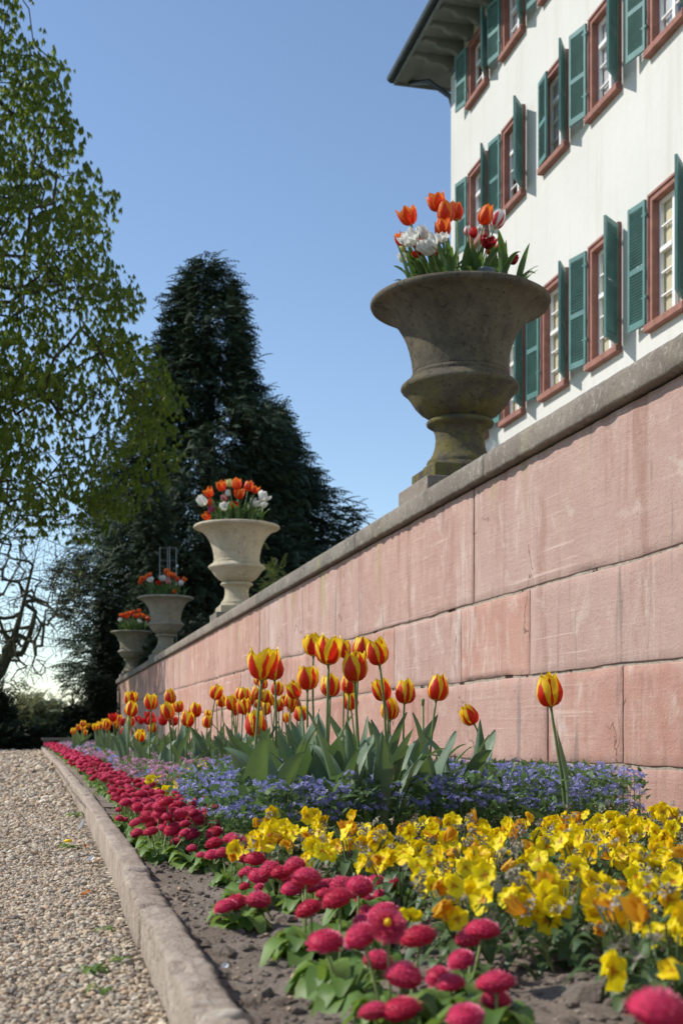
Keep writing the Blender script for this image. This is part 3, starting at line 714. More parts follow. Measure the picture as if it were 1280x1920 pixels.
# ------------------------------------------------------------------ tulip pieces
def interp(t, tab): return float(np.interp(t, [a for a, _ in tab], [b for _, b in tab]))
def petal(Rr, H, tip, off=1., seed=0, ruffle=.0, nu=6, nv=9):
    V = []; D = []
    rt = [(0, .10), (.06, .42), (.18, .78), (.42, 1.0), (.7, .5 + .5 * tip if tip < 1 else tip * .98), (.88, tip * .96), (1, tip)]
    wt = [(0, .30), (.12, .62), (.45, 1.), (.68, .90), (.84, .62), (.94, .32), (1, .02)]
    zt = [(0, 0), (.06, .02), (.18, .12), (.42, .38), (.7, .70), (1, 1.)]
    for j in range(nv + 1):
        v = j / nv; r = interp(v, rt) * Rr * off; wv = interp(v, wt) * Rr * .86; z = interp(v, zt) * H
        for i in range(nu + 1):
            u = -1 + 2 * i / nu; ang = u * wv / max(r, Rr * .3)
            edge = abs(u) ** 2
            rr_ = r * (1 - .10 * edge * (1 - v) + .05 * edge * v + ruffle * math.sin(u * 6 + seed + v * 3) * v)
            rr_ += Rr * .07 * (1 - edge) * math.sin(v * math.pi) * (.6)
            zz = z - edge * H * .02 + ruffle * H * .5 * math.sin(u * 5 + seed) * v
            V.append((rr_ * math.cos(ang), rr_ * math.sin(ang), zz)); D.append((random.random() * 0 + .5, i / nu, v))
    k = nu + 1; Fs = [(j * k + i, j * k + i + 1, (j + 1) * k + i + 1, (j + 1) * k + i) for j in range(nv) for i in range(nu)]
    return V, Fs, D
HR, HH = .0345, .083
VAR = {'a': (.74, 1.0, .02), 'b': (.84, .98, .03), 'c': (.62, 1.04, .02), 'o': (1.12, .92, .05), 'w': (1.42, .78, .10)}
petal_cache = {}
def petal_mesh(var, inner, mat, k=0):
    key = (var, inner, mat, k)
    if key not in petal_cache:
        tip, hs, ruf = VAR[var]
        V, Fs, D = petal(HR, HH * hs * (1.03 if inner else .99) * (1 + .05 * (k - .5)), tip * (.94 if inner else 1), .92 if inner else 1.03, seed=k * 2.1 + inner, ruffle=ruf)
        b = MB(); b.add(V, Fs, D); petal_cache[key] = b.mesh('petal', M[mat], True)
    return petal_cache[key]
def whorl(var):
    L = [(0, q * 120 + 60) for q in range(3)] + [(1, q * 120) for q in range(3)]
    if var == 'w': L += [(1, q * 72 + 30) for q in range(5)]
    return L
bloom_cache = {}
def bloom_joined(var, mat):
    key = (var, mat)
    if key not in bloom_cache:
        tip, hs, ruf = VAR[var]; b = MB()
        for n_, (inner, deg) in enumerate(whorl(var)):
            V, Fs, D = petal(HR * (1 if n_ < 6 else .7), HH * hs, tip * (.94 if inner else 1), .92 if inner else 1.03, n_, ruf, 4, 6)
            c, s_ = math.cos(R(deg)), math.sin(R(deg)); b.add([(x * c - y_ * s_, x * s_ + y_ * c, z) for x, y_, z in V], Fs, D)
        bloom_cache[key] = b.mesh('bloom', M[mat], True)
    return bloom_cache[key]
rb = MB(); rb.lathe([(.0005, -.004), (.0045, -.003), (.006, 0), (.004, .006), (.003, .02), (.0045, .024), (.001, .026)], 8); RECEPT = rb.mesh('bloom', M['tstem'], True)
def leaf_mesh(L, Wd, bend, twist, fold, seed, mat, name='leaf'):
    b = MB(); nv, nu = 14, 6; V = []; D = []; rr_ = random.Random(seed)
    p = Vector((0, 0, 0)); a = R(rr_.uniform(4, 10)); seg = L / nv; ctr = []
    for j in range(nv + 1):
        ctr.append((p.copy(), a)); p = p + Vector((math.sin(a) * seg, 0, math.cos(a) * seg)); a += bend / nv * (.4 + 1.4 * j / nv)
    for j, (p, a) in enumerate(ctr):
        v = j / nv; w_ = Wd * interp(v, [(0, .35), (.12, .62), (.38, 1), (.6, .92), (.8, .6), (.93, .25), (1, .02)]) / 2
        tw = twist * v; nrm = Vector((math.cos(a), 0, -math.sin(a))); side = Vector((0, 1, 0))
        s2 = side * math.cos(tw) + nrm * math.sin(tw); n2 = nrm * math.cos(tw) - side * math.sin(tw)
        fd = fold * (1 - .55 * v)
        for i in range(nu + 1):
            u = -1 + 2 * i / nu
            wav = .05 * Wd * math.sin(v * 11 + seed + u) * abs(u)
            q = p + s2 * (u * w_ * math.cos(fd * .8)) - n2 * (abs(u) ** 1.4 * w_ * math.sin(fd)) + n2 * wav
            V.append(q[:]); D.append((.5, i / nu, v))
    k = nu + 1; b.add(V, [(j * k + i, j * k + i + 1, (j + 1) * k + i + 1, (j + 1) * k + i) for j in range(nv) for i in range(nu)], D)
    return b.mesh(name, M[mat], True)
LEAF = [leaf_mesh(.27, .047, .35, .25, .75, 1, 'tleaf'), leaf_mesh(.25, .055, .6, -.35, .6, 2, 'tleaf'), leaf_mesh(.24, .046, 1.15, .3, .8, 3, 'tleaf'), leaf_mesh(.28, .050, .25, .8, .9, 4, 'tleaf'), leaf_mesh(.23, .074, .4, .1, .45, 5, 'tleaf')]
ULEAF = [leaf_mesh(.30, .062, .8, .3, .7, 11, 'tleaf2'), leaf_mesh(.28, .055, 1.3, -.4, .8, 12, 'tleaf2'), leaf_mesh(.33, .050, .45, .6, .8, 13, 'tleaf2'), leaf_mesh(.24, .045, 1.8, .1, .8, 14, 'tleaf2')]
tr = random.Random(21)
def tulip(head, soilz, size, var, mat, label, group, base=None, nleaf=2, leaves=None, detail=True, tilt=None, lscale=1., stem_r=.0042):
    """head = centre of the bloom; base = where it leaves the soil"""
    hb = Vector(head) - Vector((0, 0, HH * size * .5))
    if base is None: base = Vector((head[0] + tr.uniform(-.035, .035), head[1] + tr.uniform(-.03, .03), soilz))
    else: base = Vector(base)
    root = thing('tulip', label, 'tulip', base, group)
    hl = hb - base
    mid1 = Vector((hl.x * .1, hl.y * .1, hl.z * .4)); mid2 = Vector((hl.x * .45, hl.y * .45, hl.z * .75))
    if tilt is None:
        d = (hl - mid2).normalized(); d = (d + Vector((tr.uniform(-.15, .15), tr.uniform(-.15, .15), .35))).normalized()
    else: d = Vector(tilt).normalized()
    pts = []
    for i in range(11):
        t = i / 10; a = (1 - t)
        q = mid1 * 3 * a * a * t + (hl - d * hl.length * .25) * 3 * a * t * t + hl * t ** 3; pts.append(q)
    b = MB(); b.tube(pts, [stem_r * (1.15 - .3 * i / 10) * max(1, size * .9) for i in range(11)], 7 if detail else 5); b.build('stem', M['tstem'], root, smooth=True)
    q = d.to_track_quat('Z', 'Y'); eu = (q @ Euler((0, 0, tr.uniform(0, 6.28))).to_quaternion()).to_euler()
    if detail:
        bl = place('bloom', RECEPT, root, hl, eu, size)
        for n_, (inner, deg) in enumerate(whorl(var)):
            s_ = (1, 1, 1) if n_ < 6 else (.72, .72, .9)
            place('petal', petal_mesh(var, inner, mat, n_ % 2), bl, (0, 0, 0), (0, R(tr.uniform(-5, 6)), R(deg + tr.uniform(-12, 12))), tuple(q * tr.uniform(.93, 1.06) for q in s_))
    else: place('bloom', bloom_joined(var, mat), root, hl, eu, size)
    LL = leaves or LEAF
    for k in range(nleaf):
        place('leaf', tr.choice(LL), root, (tr.uniform(-.008, .008), tr.uniform(-.008, .008), -.01), (0, R(tr.uniform(-4, 12)), tr.uniform(0, 6.28)), lscale * tr.uniform(.85, 1.15))
    return root

# bloom width in the picture -> depth (striped tulips are about 6.7 cm wide)
G1 = 'red and yellow tulips in the bed'
def bed_tulip(px, py, wpx, var, label, mat='t_stripe', group=G1, nleaf=2, tilt=None, zc=None, size=None, detail=None, bx=None):
    zc = zc or F * .068 / wpx; size = size or wpx * zc / F / .067
    h = at(px, py, zc)
    base = None if bx is None else Vector((at(bx, py, zc).x, at(bx, py, zc).y, SOIL))
    tulip(h, SOIL, size, var, mat, label, group, base=base, nleaf=nleaf, detail=(wpx > 14) if detail is None else detail, tilt=tilt, lscale=1.34)
def z7(x, y): return 400 + x / 2.286, 1160 + y / 2.286
front = [
 (207, 190, 125, 'o', 'big open striped tulip at the left end of the front clump, tallest there', None, 232 + 0),
 (262, 208, 95, 'a', 'striped tulip half hidden behind the big open one at the left of the clump', None, None),
 (185, 452, 95, 'b', 'low striped tulip opening beneath the big open one, close to the leaves', None, None),
 (428, 108, 90, 'o', 'mostly yellow tulip bloom at the back of the topmost group', None, None),
 (492, 132, 112, 'o', 'large striped tulip at the top centre of the front clump', None, None),
 (606, 205, 112, 'b', 'striped tulip just below the topmost group, petals edged yellow', None, None),
 (628, 128, 85, 'a', 'striped tulip tucked behind the tall straight one', None, None),
 (560, 128, 70, 'a', 'striped tulip showing between two larger blooms at the top of the clump', None, None),
 (711, 140, 100, 'a', 'tall straight striped tulip at the right of the topmost group', None, None),
 (402, 252, 92, 'b', 'striped tulip left of the middle of the front clump', None, None),
 (360, 302, 68, 'b', 'small tilted tulip beside the stems left of the clump middle', (-.5, 0, 1), None),
 (500, 285, 84, 'a', 'egg shaped striped tulip in the middle of the front clump', None, None),
 (580, 277, 78, 'a', 'striped tulip behind the middle stems, mostly red', None, None),
 (590, 352, 68, 'c', 'low slim striped tulip over the broad leaves in the clump middle', None, None),
 (735, 302, 84, 'b', 'striped tulip below the tall straight one, turned left', (-.3, 0, 1), None),
 (818, 315, 84, 'c', 'dark red tulip with narrow yellow edges right of the clump', None, None),
 (755, 387, 82, 'c', 'low striped tulip standing against the broadest grey green leaf', None, None),
 (953, 298, 92, 'c', 'closed striped tulip between the clump and the leaning small one', None, None),
 (1117, 408, 76, 'c', 'small tulip leaning left on a bent stem right of the clump', (-.55, .1, .9), None),
 (375, 406, 60, 'a', 'slim striped tulip low between clump and distant tulips', None, None),
]
for x, y, wz, var, lab, tl, _ in front:
    px, py = z7(x, y); bed_tulip(px, py, wz / 2.286 * .94, var, lab, nleaf=2, tilt=tl)
bed_tulip(1032, 1296, 47, 'c', 'lone striped tulip standing apart at the right in front of the wall', nleaf=0, tilt=(-.15, 0, 1), bx=1062)
lone = [o for o in COL.objects if o.name.startswith('tulip')][-1]
place('leaf', leaf_mesh(.27, .030, .12, .5, 1.1, 31, 'tleaf'), lone, (0, 0, .05), (0, 0, 2.6)); place('leaf', LEAF[4], lone, (-.02, 0, 0), (0, R(38), 3.5), .8)
mid = [(15, 315, 36), (36, 353, 38), (82, 360, 52), (130, 325, 50), (112, 320, 44), (180, 318, 46), (222, 332, 46), (212, 276, 42), (195, 262, 40), (270, 300, 50), (137, 376, 56), (280, 370, 46), (330, 350, 52), (355, 368, 50), (312, 425, 34), (225, 385, 44), (186, 360, 38), (95, 390, 40), (300, 352, 40), (160, 345, 40), (245, 350, 40), (335, 375, 42)]
ORD = ['leftmost', 'second', 'third', 'fourth', 'fifth', 'sixth', 'seventh', 'eighth', 'ninth', 'tenth', 'eleventh', 'twelfth', 'thirteenth', 'fourteenth', 'fifteenth', 'sixteenth', 'seventeenth', 'eighteenth', 'nineteenth', 'twentieth', 'twenty first', 'twenty second', 'twenty third', 'twenty fourth']
def o_(i): return ORD[i] + (' from the left' if i else '')
mid.sort(); 
for i_, (x, y, wz) in enumerate(mid):
    px, py = z7(x, y); bed_tulip(px, py, max(14.5, wz / 2.286), tr.choice('abc'), 'red and yellow tulip, ' + o_(i_) + ' in the dense middle drift', nleaf=2, group='tulips of the middle drift', detail=True)
def zb(x, y): return 80 + x / 3.2, 1180 + y / 3.2
left = [(527, 410, 70, 'striped tulip topmost of the pair on the left, leaning left'), (528, 477, 75, 'striped tulip directly beneath the topmost left one'), (533, 552, 50, 'smaller yellow tulip lowest of the three stacked on the left'),
 (651, 435, 78, 'single striped tulip between the left pair and the tall middle one'), (769, 403, 72, 'highest striped tulip of the left group in front of the wall'), (757, 490, 84, 'broad yellow edged tulip under the highest one of the left group'),
 (817, 462, 60, 'striped tulip tucked right of the highest one in the left group'), (870, 537, 78, 'large low striped tulip at the right of the left group'), (917, 484, 70, 'round striped tulip right end of the left group'),
 (988, 553, 62, 'striped tulip with bent neck left of the dense drift'), (990, 507, 44, 'little yellow tulip above the one with bent neck'), (592, 637, 60, 'low striped tulip drooping over the pink flowers'), (657, 590, 50, 'small low striped tulip above the grey leaves of the left group'),
 (1034, 377, 72, 'tall striped tulip at the left edge of the dense drift'), (1076, 430, 60, 'striped tulip behind the tall one at the left edge of the drift'), (1135, 440, 70, 'yellow edged tulip at the start of the dense drift')]
for x, y, wz, lab in left:
    px, py = zb(x, y); bed_tulip(px, py, wz / 3.2, tr.choice('abcb'), lab, nleaf=2, detail=True)
far = [(187, 610, 34), (213, 586, 30), (240, 565, 34), (243, 590, 32), (252, 617, 28), (318, 585, 38), (350, 576, 36), (383, 562, 44), (385, 585, 40), (400, 552, 34), (463, 535, 40), (450, 580, 30), (420, 655, 22), (338, 570, 30), (372, 550, 30), (205, 600, 24), (470, 560, 34), (505, 600, 36), (160, 575, 18), (120, 605, 18), (430, 560, 30), (275, 575, 24)]
far.sort()
for i_, (x, y, wz) in enumerate(far):
    px, py = zb(x, y); bed_tulip(px, py, wz / 3.2, tr.choice('abo'), 'orange tulip, ' + o_(i_) + ' in the far drift by the bed end', nleaf=2, group='tulips of the far drift', detail=False)
redt = [(425, 525, 48), (485, 555, 44), (490, 620, 50), (640, 517, 48), (650, 548, 50), (660, 530, 40), (720, 545, 52), (785, 548, 52), (590, 548, 36), (575, 535, 34), (630, 550, 36), (880, 580, 34)]
redt.sort()
for i_, (x, y, wz) in enumerate(redt):
    px, py = zb(x, y); bed_tulip(px, py, wz / 3.2, 'o', 'plain scarlet tulip, ' + o_(i_) + ' of those by the wall', mat='t_red', nleaf=2, group='scarlet tulips near the wall', detail=False)
# spent stem with seed pod
p = at(*z7(897, 360), 3.8)
pod = thing('tulip', 'bare tulip stem with a green seed pod and no petals', 'tulip', (p.x, p.y, SOIL), None)
b = MB(); b.tube([(0, 0, 0), (.002, 0, .1), (.0, 0, p.z - SOIL - .01)], .0036, 6); b.build('stem', M['tstem'], pod, smooth=True)
b = MB(); b.lathe([(.001, -.012), (.0045, -.008), (.005, .003), (.0065, .009), (.002, .012)], 8); b.build('seed_pod', M['tstem'], pod, (0, 0, p.z - SOIL), smooth=True)
place('leaf', LEAF[3], pod, (0, 0, 0), (0, .1, 2.), .85); place('leaf', LEAF[1], pod, (0, 0, 0), (0, .1, 5.), .8)
# leafy non flowering shoots fill the clump
fill = [(-1, 520, 1500, 2.6, 'young', 4), (0, 640, 1500, 2.75, '', 6), (0, 590, 1500, 2.9, '', 5), (0, 700, 1500, 2.8, '', 4), (0, 800, 1500, 3.0, '', 4), (0, 860, 1500, 3.1, '', 3), (0, 500, 1500, 2.75, '', 2), (0, 560, 1500, 2.9, '', 4), (0, 660, 1500, 3.1, '', 4), (0, 735, 1500, 2.85, '', 4), (0, 1040, 1500, 3.0, '', 0)]
gl_ = ['leafy shoot without bloom at the left of the front clump', 'leafy shoot without bloom in the middle of the front clump', 'leafy shoot behind the middle of the front clump', 'leafy shoot right of the clump middle', 'leafy shoot beneath the closed right tulip', 'leafy shoot beneath the leaning small tulip', 'broad leaved shoot at the foot of the big open tulip', 'leafy shoot under the egg shaped tulip', 'leafy shoot behind the low slim tulip', 'broad leaved shoot under the tall straight tulip', '']
for i, (_, px, py, zc, _, nl) in enumerate(fill):
    if nl == 0: continue
    zc *= 1.22; q = at(px, 1372, zc); root = thing('tulip_shoot', gl_[i], 'tulip', (q.x, q.y, SOIL), 'leafy tulip shoots in the front clump')
    for k in range(nl): place('leaf', LEAF[(i + k) % 5], root, (tr.uniform(-.02, .02), tr.uniform(-.02, .02), 0), (0, R(tr.uniform(-4, 10)), k * 2.3 + tr.uniform(-.5, .5)), tr.uniform(1.1, 1.4))

# ------------------------------------------------------------------ stone urns and what grows in them
UX = 2.5
def urn_y(px): return (F * UX / (CT * (px - VX)) - UX * ST) / CT
prof_bowl = [(.285, .775), (.287, .80), (.292, .85), (.305, .91), (.322, .965), (.345, 1.015), (.378, 1.07), (.42, 1.115), (.465, 1.145), (.503, 1.160), (.522, 1.165), (.534, 1.173), (.540, 1.187), (.535, 1.200), (.518, 1.210), (.495, 1.213), (.475, 1.211), (.462, 1.20), (.44, 1.17), (.42, 1.14)]
prof_low = [(.17, .497), (.20, .515), (.24, .54), (.275, .575), (.30, .615), (.325, .648), (.350, .668), (.357, .680), (.352, .695), (.335, .712), (.315, .725), (.298, .735), (.29, .745), (.296, .752), (.290, .762), (.282, .776)]
prof_stem = [(.225, .19), (.22, .205), (.205, .215), (.197, .222), (.200, .232), (.195, .246), (.178, .262), (.165, .285), (.153, .325), (.147, .37), (.150, .41), (.163, .440), (.186, .452), (.200, .462), (.204, .474), (.196, .486), (.172, .497)]
urns = [(862, 'urn_a', 'largest nearest stone urn, dark and mossy, on the wall against the house'), (444, 'urn_b', 'second stone urn, pale clean sandstone, against the tall conifer'),
        (311, 'urn_c', 'third stone urn on the wall, half shaded, with a wire trellis behind'), (247, 'urn_c', 'farthest smallest stone urn standing in tree shade at the wall end')]
CT_ = 1.377
urnpos = []
for i, (px, mt, lab) in enumerate(urns):
    Y = urn_y(px); u = thing('stone_urn', lab, 'urn', (UX, Y, CT_), 'stone urns along the garden wall'); urnpos.append(Vector((UX, Y, CT_)))
    b = MB(); b.lathe(prof_bowl, 72, .01); b.build('bowl', M[mt], u, smooth=True)
    b = MB(); b.lathe(prof_low, 64, .01); b.build('lower_bowl', M[mt], u, smooth=True)
    b = MB(); b.lathe(prof_stem, 56, .01); b.build('stem', M[mt], u, smooth=True)
    b = MB(); b.box((-.235, -.235, .10), (.235, .235, .192)); bevel(b.build('foot', M[mt], u), .012, 2)
    b = MB(); b.box((-.30, -.30, 0.0), (.30, .30, .0995)); bevel(b.build('plinth', M['cope'], u), .012, 2)
    b = MB(); b.lathe([(.435, 1.165), (.3, 1.185), (.1, 1.20), (.001, 1.20)], 32); b.build('soil', M['soil'], u, smooth=True)
urnlabel = ['the nearest mossy urn', 'the pale second urn', 'the half shaded third urn', 'the farthest urn']
colname = {'t_orange': 'orange', 't_white': 'white double', 't_whitered': 'white tulip with red flames', 't_red': 'bright red', 't_pink': 'pink', 't_crimson': 'dark crimson', 't_cream': 'pale yellow', 't_magenta': 'magenta'}
def u1(x, y): return 680 + x / 3.2, 340 + y / 3.2
def u2(x, y): return 200 + x / 3.556, 860 + y / 3.556
U = [[(290, 203, 98, 't_orange', 'o', 'orange tulip standing alone over the left of the nearest urn'), (452, 120, 98, 't_orange', 'o', 'highest orange tulip over the nearest urn'), (495, 187, 100, 't_orange', 'b', 'orange tulip right beneath the highest one over the nearest urn'),
      (563, 180, 76, 't_orange', 'a', 'upright orange tulip right of the highest pair over the nearest urn'), (483, 282, 82, 't_orange', 'b', 'lower orange tulip beneath the tall group over the nearest urn'), (722, 207, 84, 't_orange', 'c', 'orange tulip beside the white and red one over the nearest urn'),
      (790, 222, 82, 't_whitered', 'c', 'white tulip with red flames over the right of the nearest urn'), (240, 342, 60, 't_orange', 'b', 'small orange tulip at the far left edge of the nearest urn'), (298, 330, 110, 't_white', 'w', 'white double tulip at the left of the nearest urn'),
      (372, 312, 80, 't_white', 'b', 'closed white tulip between the white doubles of the nearest urn'), (412, 372, 130, 't_white', 'w', 'largest white double tulip low in the nearest urn'), (478, 335, 80, 't_white', 'w', 'white double tulip half hidden by an orange one in the nearest urn'),
      (332, 372, 62, 't_red', 'w', 'ragged red tulip under the white doubles'), (338, 425, 60, 't_red', 'w', 'lowest ragged red tulip in the left of the nearest urn'), (628, 298, 40, 't_whitered', 'c', 'small white and red bud in the middle of the nearest urn'), (662, 308, 46, 't_red', 'b', 'small red tulip in the middle of the nearest urn'),
      (740, 358, 95, 't_crimson', 'w', 'wide dark crimson tulip on the right of the nearest urn'), (755, 405, 55, 't_orange', 'a', 'small orange tulip beneath the dark crimson one'), (802, 392, 44, 't_orange', 'a', 'orange bud right of the dark crimson tulip'), (882, 460, 50, 't_crimson', 'a', 'dark crimson tulip low at the right edge of the nearest urn'),
      (252, 397, 36, 't_cream', 'c', 'closed greenish bud at the left of the nearest urn'), (255, 445, 50, 't_white', 'b', 'white tulip lowest at the left of the nearest urn'), (462, 430, 60, 't_crimson', 'b', 'crimson tulip between leaves in the middle of the nearest urn')],
     [(772, 180, 72, 't_orange', 'o'), (697, 220, 68, 't_orange', 'o'), (868, 170, 66, 't_orange', 'b'), (880, 230, 76, 't_orange', 'o'), (940, 180, 62, 't_orange', 'b'), (983, 203, 56, 't_orange', 'o'), (941, 347, 58, 't_orange', 'o'), (690, 370, 52, 't_orange', 'b'), (705, 284, 46, 't_orange', 'a'),
      (822, 162, 46, 't_cream', 'a'), (660, 270, 68, 't_white', 'b'), (798, 312, 72, 't_white', 'w'), (1028, 243, 90, 't_white', 'w'), (985, 288, 74, 't_white', 'w'), (813, 228, 40, 't_white', 'c'), (790, 263, 46, 't_pink', 'a'), (853, 303, 52, 't_red', 'w'), (715, 326, 40, 't_magenta', 'a'), (708, 345, 34, 't_magenta', 'a'), (1035, 300, 40, 't_white', 'a')],
     [(247, 797, 38, 't_orange', 'o'), (295, 775, 38, 't_orange', 'o'), (235, 820, 28, 't_orange', 'b'), (272, 790, 32, 't_orange', 'b'), (402, 752, 44, 't_orange', 'o'), (440, 775, 40, 't_orange', 'o'), (462, 800, 34, 't_orange', 'b'), (508, 800, 36, 't_orange', 'o'), (354, 827, 40, 't_red', 'o'), (447, 877, 28, 't_orange', 'b'), (300, 803, 48, 't_white', 'w'), (373, 793, 52, 't_white', 'w'), (405, 812, 46, 't_pink', 'w'), (485, 825, 36, 't_white', 'b'), (415, 770, 34, 't_orange', 'a')],
     [(125, 1040, 30, 't_orange', 'b'), (152, 1030, 34, 't_orange', 'o'), (178, 1022, 28, 't_orange', 'b'), (215, 1014, 28, 't_orange', 'b'), (240, 1045, 30, 't_orange', 'o'), (265, 1062, 28, 't_orange', 'b'), (203, 1045, 28, 't_orange', 'a'), (186, 1048, 26, 't_orange', 'b'), (100, 1042, 24, 't_orange', 'b'), (140, 1055, 26, 't_orange', 'o'), (225, 1036, 26, 't_orange', 'o'), (97, 1070, 32, 't_white', 'w'), (215, 1080, 32, 't_white', 'w')]]
for i, lst in enumerate(U):
    c0 = urnpos[i]; zc0 = c0.x * ST + c0.y * CT
    for e in lst:
        x, y, wz, mt, var = e[:5]; px, py = (u1 if i == 0 else u2)(x, y); wpx = wz / (3.2 if i == 0 else 3.556)
        zc = zc0 + (tr.uniform(-.34, -.2) if 'w' in var else tr.uniform(-.25, .2)); h = at(px, py, zc)
        dx, dy = h.x - c0.x, h.y - c0.y; base = Vector((c0.x + dx * .55, c0.y + dy * .55, c0.z + 1.19))
        lab = e[5] if len(e) > 5 else colname[mt] + (' bloom' if 'tulip' in colname[mt] else ' tulip') + ' growing in ' + urnlabel[i]
        size = wpx * zc / F / {'w': .084, 'o': .070}.get(var, .062) / (1 if i == 0 else 1.15)
        tulip(h, 0, size, var, mt, lab, 'tulips in ' + urnlabel[i], base=base, nleaf=2 if i < 2 else 1, leaves=ULEAF, detail=(i == 0 or (i == 1 and wpx > 14)), lscale=1.02 if i == 0 else 1.15, stem_r=.0045)
    # leafy skirt: shoots without blooms near the rim
    for k in range(26 if i == 0 else 18):
        a = k * 2.39996; rr_ = tr.uniform(.15, .37)
        root = thing('tulip_shoot', 'leafy tulip shoot without bloom over the rim of ' + urnlabel[i], 'tulip', (c0.x + rr_ * math.cos(a), c0.y + rr_ * math.sin(a), c0.z + 1.19), 'leafy shoots in ' + urnlabel[i])
        for q in range(3): place('leaf', ULEAF[(k + q) % 4], root, (0, 0, 0), (0, R(tr.uniform(-12, 7)), a + tr.uniform(-1.3, 1.3)), tr.uniform(.8, 1.15))
p = at(*u1(740, 565), urnpos[0].x * ST + urnpos[0].y * CT - .30)
pot = MB(); pot.lathe([(.001, -.05), (.040, -.05), (.052, .03), (.054, .034), (.050, .034), (.042, -.02), (.001, -.02)], 20)
tag(pot.build('plant_pot', M['pot'], None, (p.x, p.y, p.z), smooth=True), 'grey plastic pot among leaves just inside the nearest urn rim', 'pot')

# wire trellis standing on the terrace behind the third urn
q = at(316, 1075, 26.4); tl = thing('wire_trellis', 'rusty wire trellis frame rising behind the third urn', 'trellis', (q.x, q.y, 1.22))
zt_ = at(316, 1025, 26.4).z - 1.22
for dx, dy in ((-.18, 0), (.02, -.05), (.17, .05), (.0, .17)):
    b = MB(); b.tube([(dx, dy, 0), (dx * 1.02, dy, zt_ * .6), (dx * .96, dy, zt_)], .010, 6); b.build('post', M['wire'], tl, smooth=True)
for k in range(7):
    z = zt_ * (.39 + .10 * k); b = MB(); b.tube([(.17 * math.cos(a), .12 * math.sin(a), z) for a in np.linspace(0, 6.283, 14)], .0025, 4, False); b.build('wire', M['wire'], tl, smooth=True)

# ------------------------------------------------------------------ daisies
def daisy_head(seed, eye=False, raw=False, rings_=10):
    b = MB(); rr_ = random.Random(seed); Rh = .019
    rings = rings_ if not eye else 9
    for k in range(rings):
        e = 6 + k * (9 if not eye else 7)                      # elevation of the petals
        n_ = int(30 * math.cos(R(max(0, e))) + 5)
        for q in range(n_):
            a = 2 * math.pi * (q + rr_.random() * .7) / n_; el = R(e + rr_.uniform(-6, 6)); L = Rh * rr_.uniform(.9, 1.05) * (1 - .0 * k)
            d = Vector((math.cos(a) * math.cos(el), math.sin(a) * math.cos(el), math.sin(el) * .62)); s = Vector((-math.sin(a), math.cos(a), 0)) * .0013
            p0 = d * L * .45; p1 = d * L * .8; p2 = d * L; up_ = Vector((0, 0, .0006))
            r0 = rr_.random()
            b.add([p0 - s, p0 + s, p1 + s * 1.2, p1 - s * 1.2, p2 + s * .5 + up_, p2 - s * .5 + up_], [(0, 1, 2, 3), (3, 2, 4, 5)], [(r0, .5, 0), (r0, .5, 0), (r0, .5, .6), (r0, .5, .6), (r0, .5, 1), (r0, .5, 1)])
    # solid core so nothing shows through
    core = []; n_ = 14
    prof = [(.0001, -.003), (.010, -.002), (.0155, .002), (.0145, .006), (.010, .0095), (.0001, .011)] if not eye else [(.0001, -.003), (.010, -.002), (.0145, .001), (.0125, .005), (.006, .0075), (.0001, .008)]
    for r_, z in prof: core += [(r_ * math.cos(2 * math.pi * k / n_), r_ * math.sin(2 * math.pi * k / n_), z) for k in range(n_)]
    b.add(core, [(i * n_ + k, i * n_ + (k + 1) % n_, (i + 1) * n_ + (k + 1) % n_, (i + 1) * n_ + k) for i in range(len(prof) - 1) for k in range(n_)], (.3, .5, .1))
    return b if raw else b.mesh('flower_head', M['daisy'])
DH = [daisy_head(1), daisy_head(2), daisy_head(3)]; DE = daisy_head(4, True)
e_ = MB(); e_.lathe([(.0040, .0075), (.0038, .0112), (.002, .0126), (.0001, .0130)], 12); EYE = e_.mesh('eye', M['eye'], True)
def small_head():
    b = MB(); n_ = 10
    for r_, z in [(.0001, -.004), (.012, -.003), (.0185, .001), (.018, .006), (.012, .0115), (.0001, .013)]: b.v += [(r_ * (1 + .06 * (k % 2)) * math.cos(2 * math.pi * k / n_), r_ * math.sin(2 * math.pi * k / n_), z) for k in range(n_)]
    b.f = [(i * n_ + k, i * n_ + (k + 1) % n_, (i + 1) * n_ + (k + 1) % n_, (i + 1) * n_ + k) for i in range(5) for k in range(n_)]; b.d = [(.2 + .6 * ((i * 7) % 10) / 10, .5, i / 60) for i in range(60)]
    return b
def dleaf(b, a, L, Wd, el, z0=0):
    d = Vector((math.cos(a), math.sin(a), 0)); s = Vector((-math.sin(a), math.cos(a), 0)); r0 = tr.random(); V = []; D = []
    for j in range(6):
        v = j / 5; w_ = Wd * [.12, .14, .35, .5, .42, .12][j]; e = el - .9 * v * v
        p = d * (L * v * math.cos(el * .7)) + Vector((0, 0, z0 + L * v * math.sin(e)))
        for u in (-1, 0, 1): V.append(p + s * u * w_ + Vector((0, 0, abs(u) * w_ * .35))); D.append((r0, .5 + u * .5, v))
    b.add(V, [(j * 3 + i, j * 3 + i + 1, j * 3 + 4 + i, j * 3 + 3 + i) for j in range(5) for i in range(2)], D)
def rosette(n_, seed):
    rs = random.Random(seed); b = MB()
    for k in range(n_): dleaf(b, k * 2.399 + rs.uniform(-.3, .3), rs.uniform(.03, .055), rs.uniform(.018, .027), R(rs.uniform(15, 65)))
    return b.mesh('leaf_rosette', M['dleaf'], True)
ROS = [rosette(22, s) for s in (1, 2, 3)]
heads = []
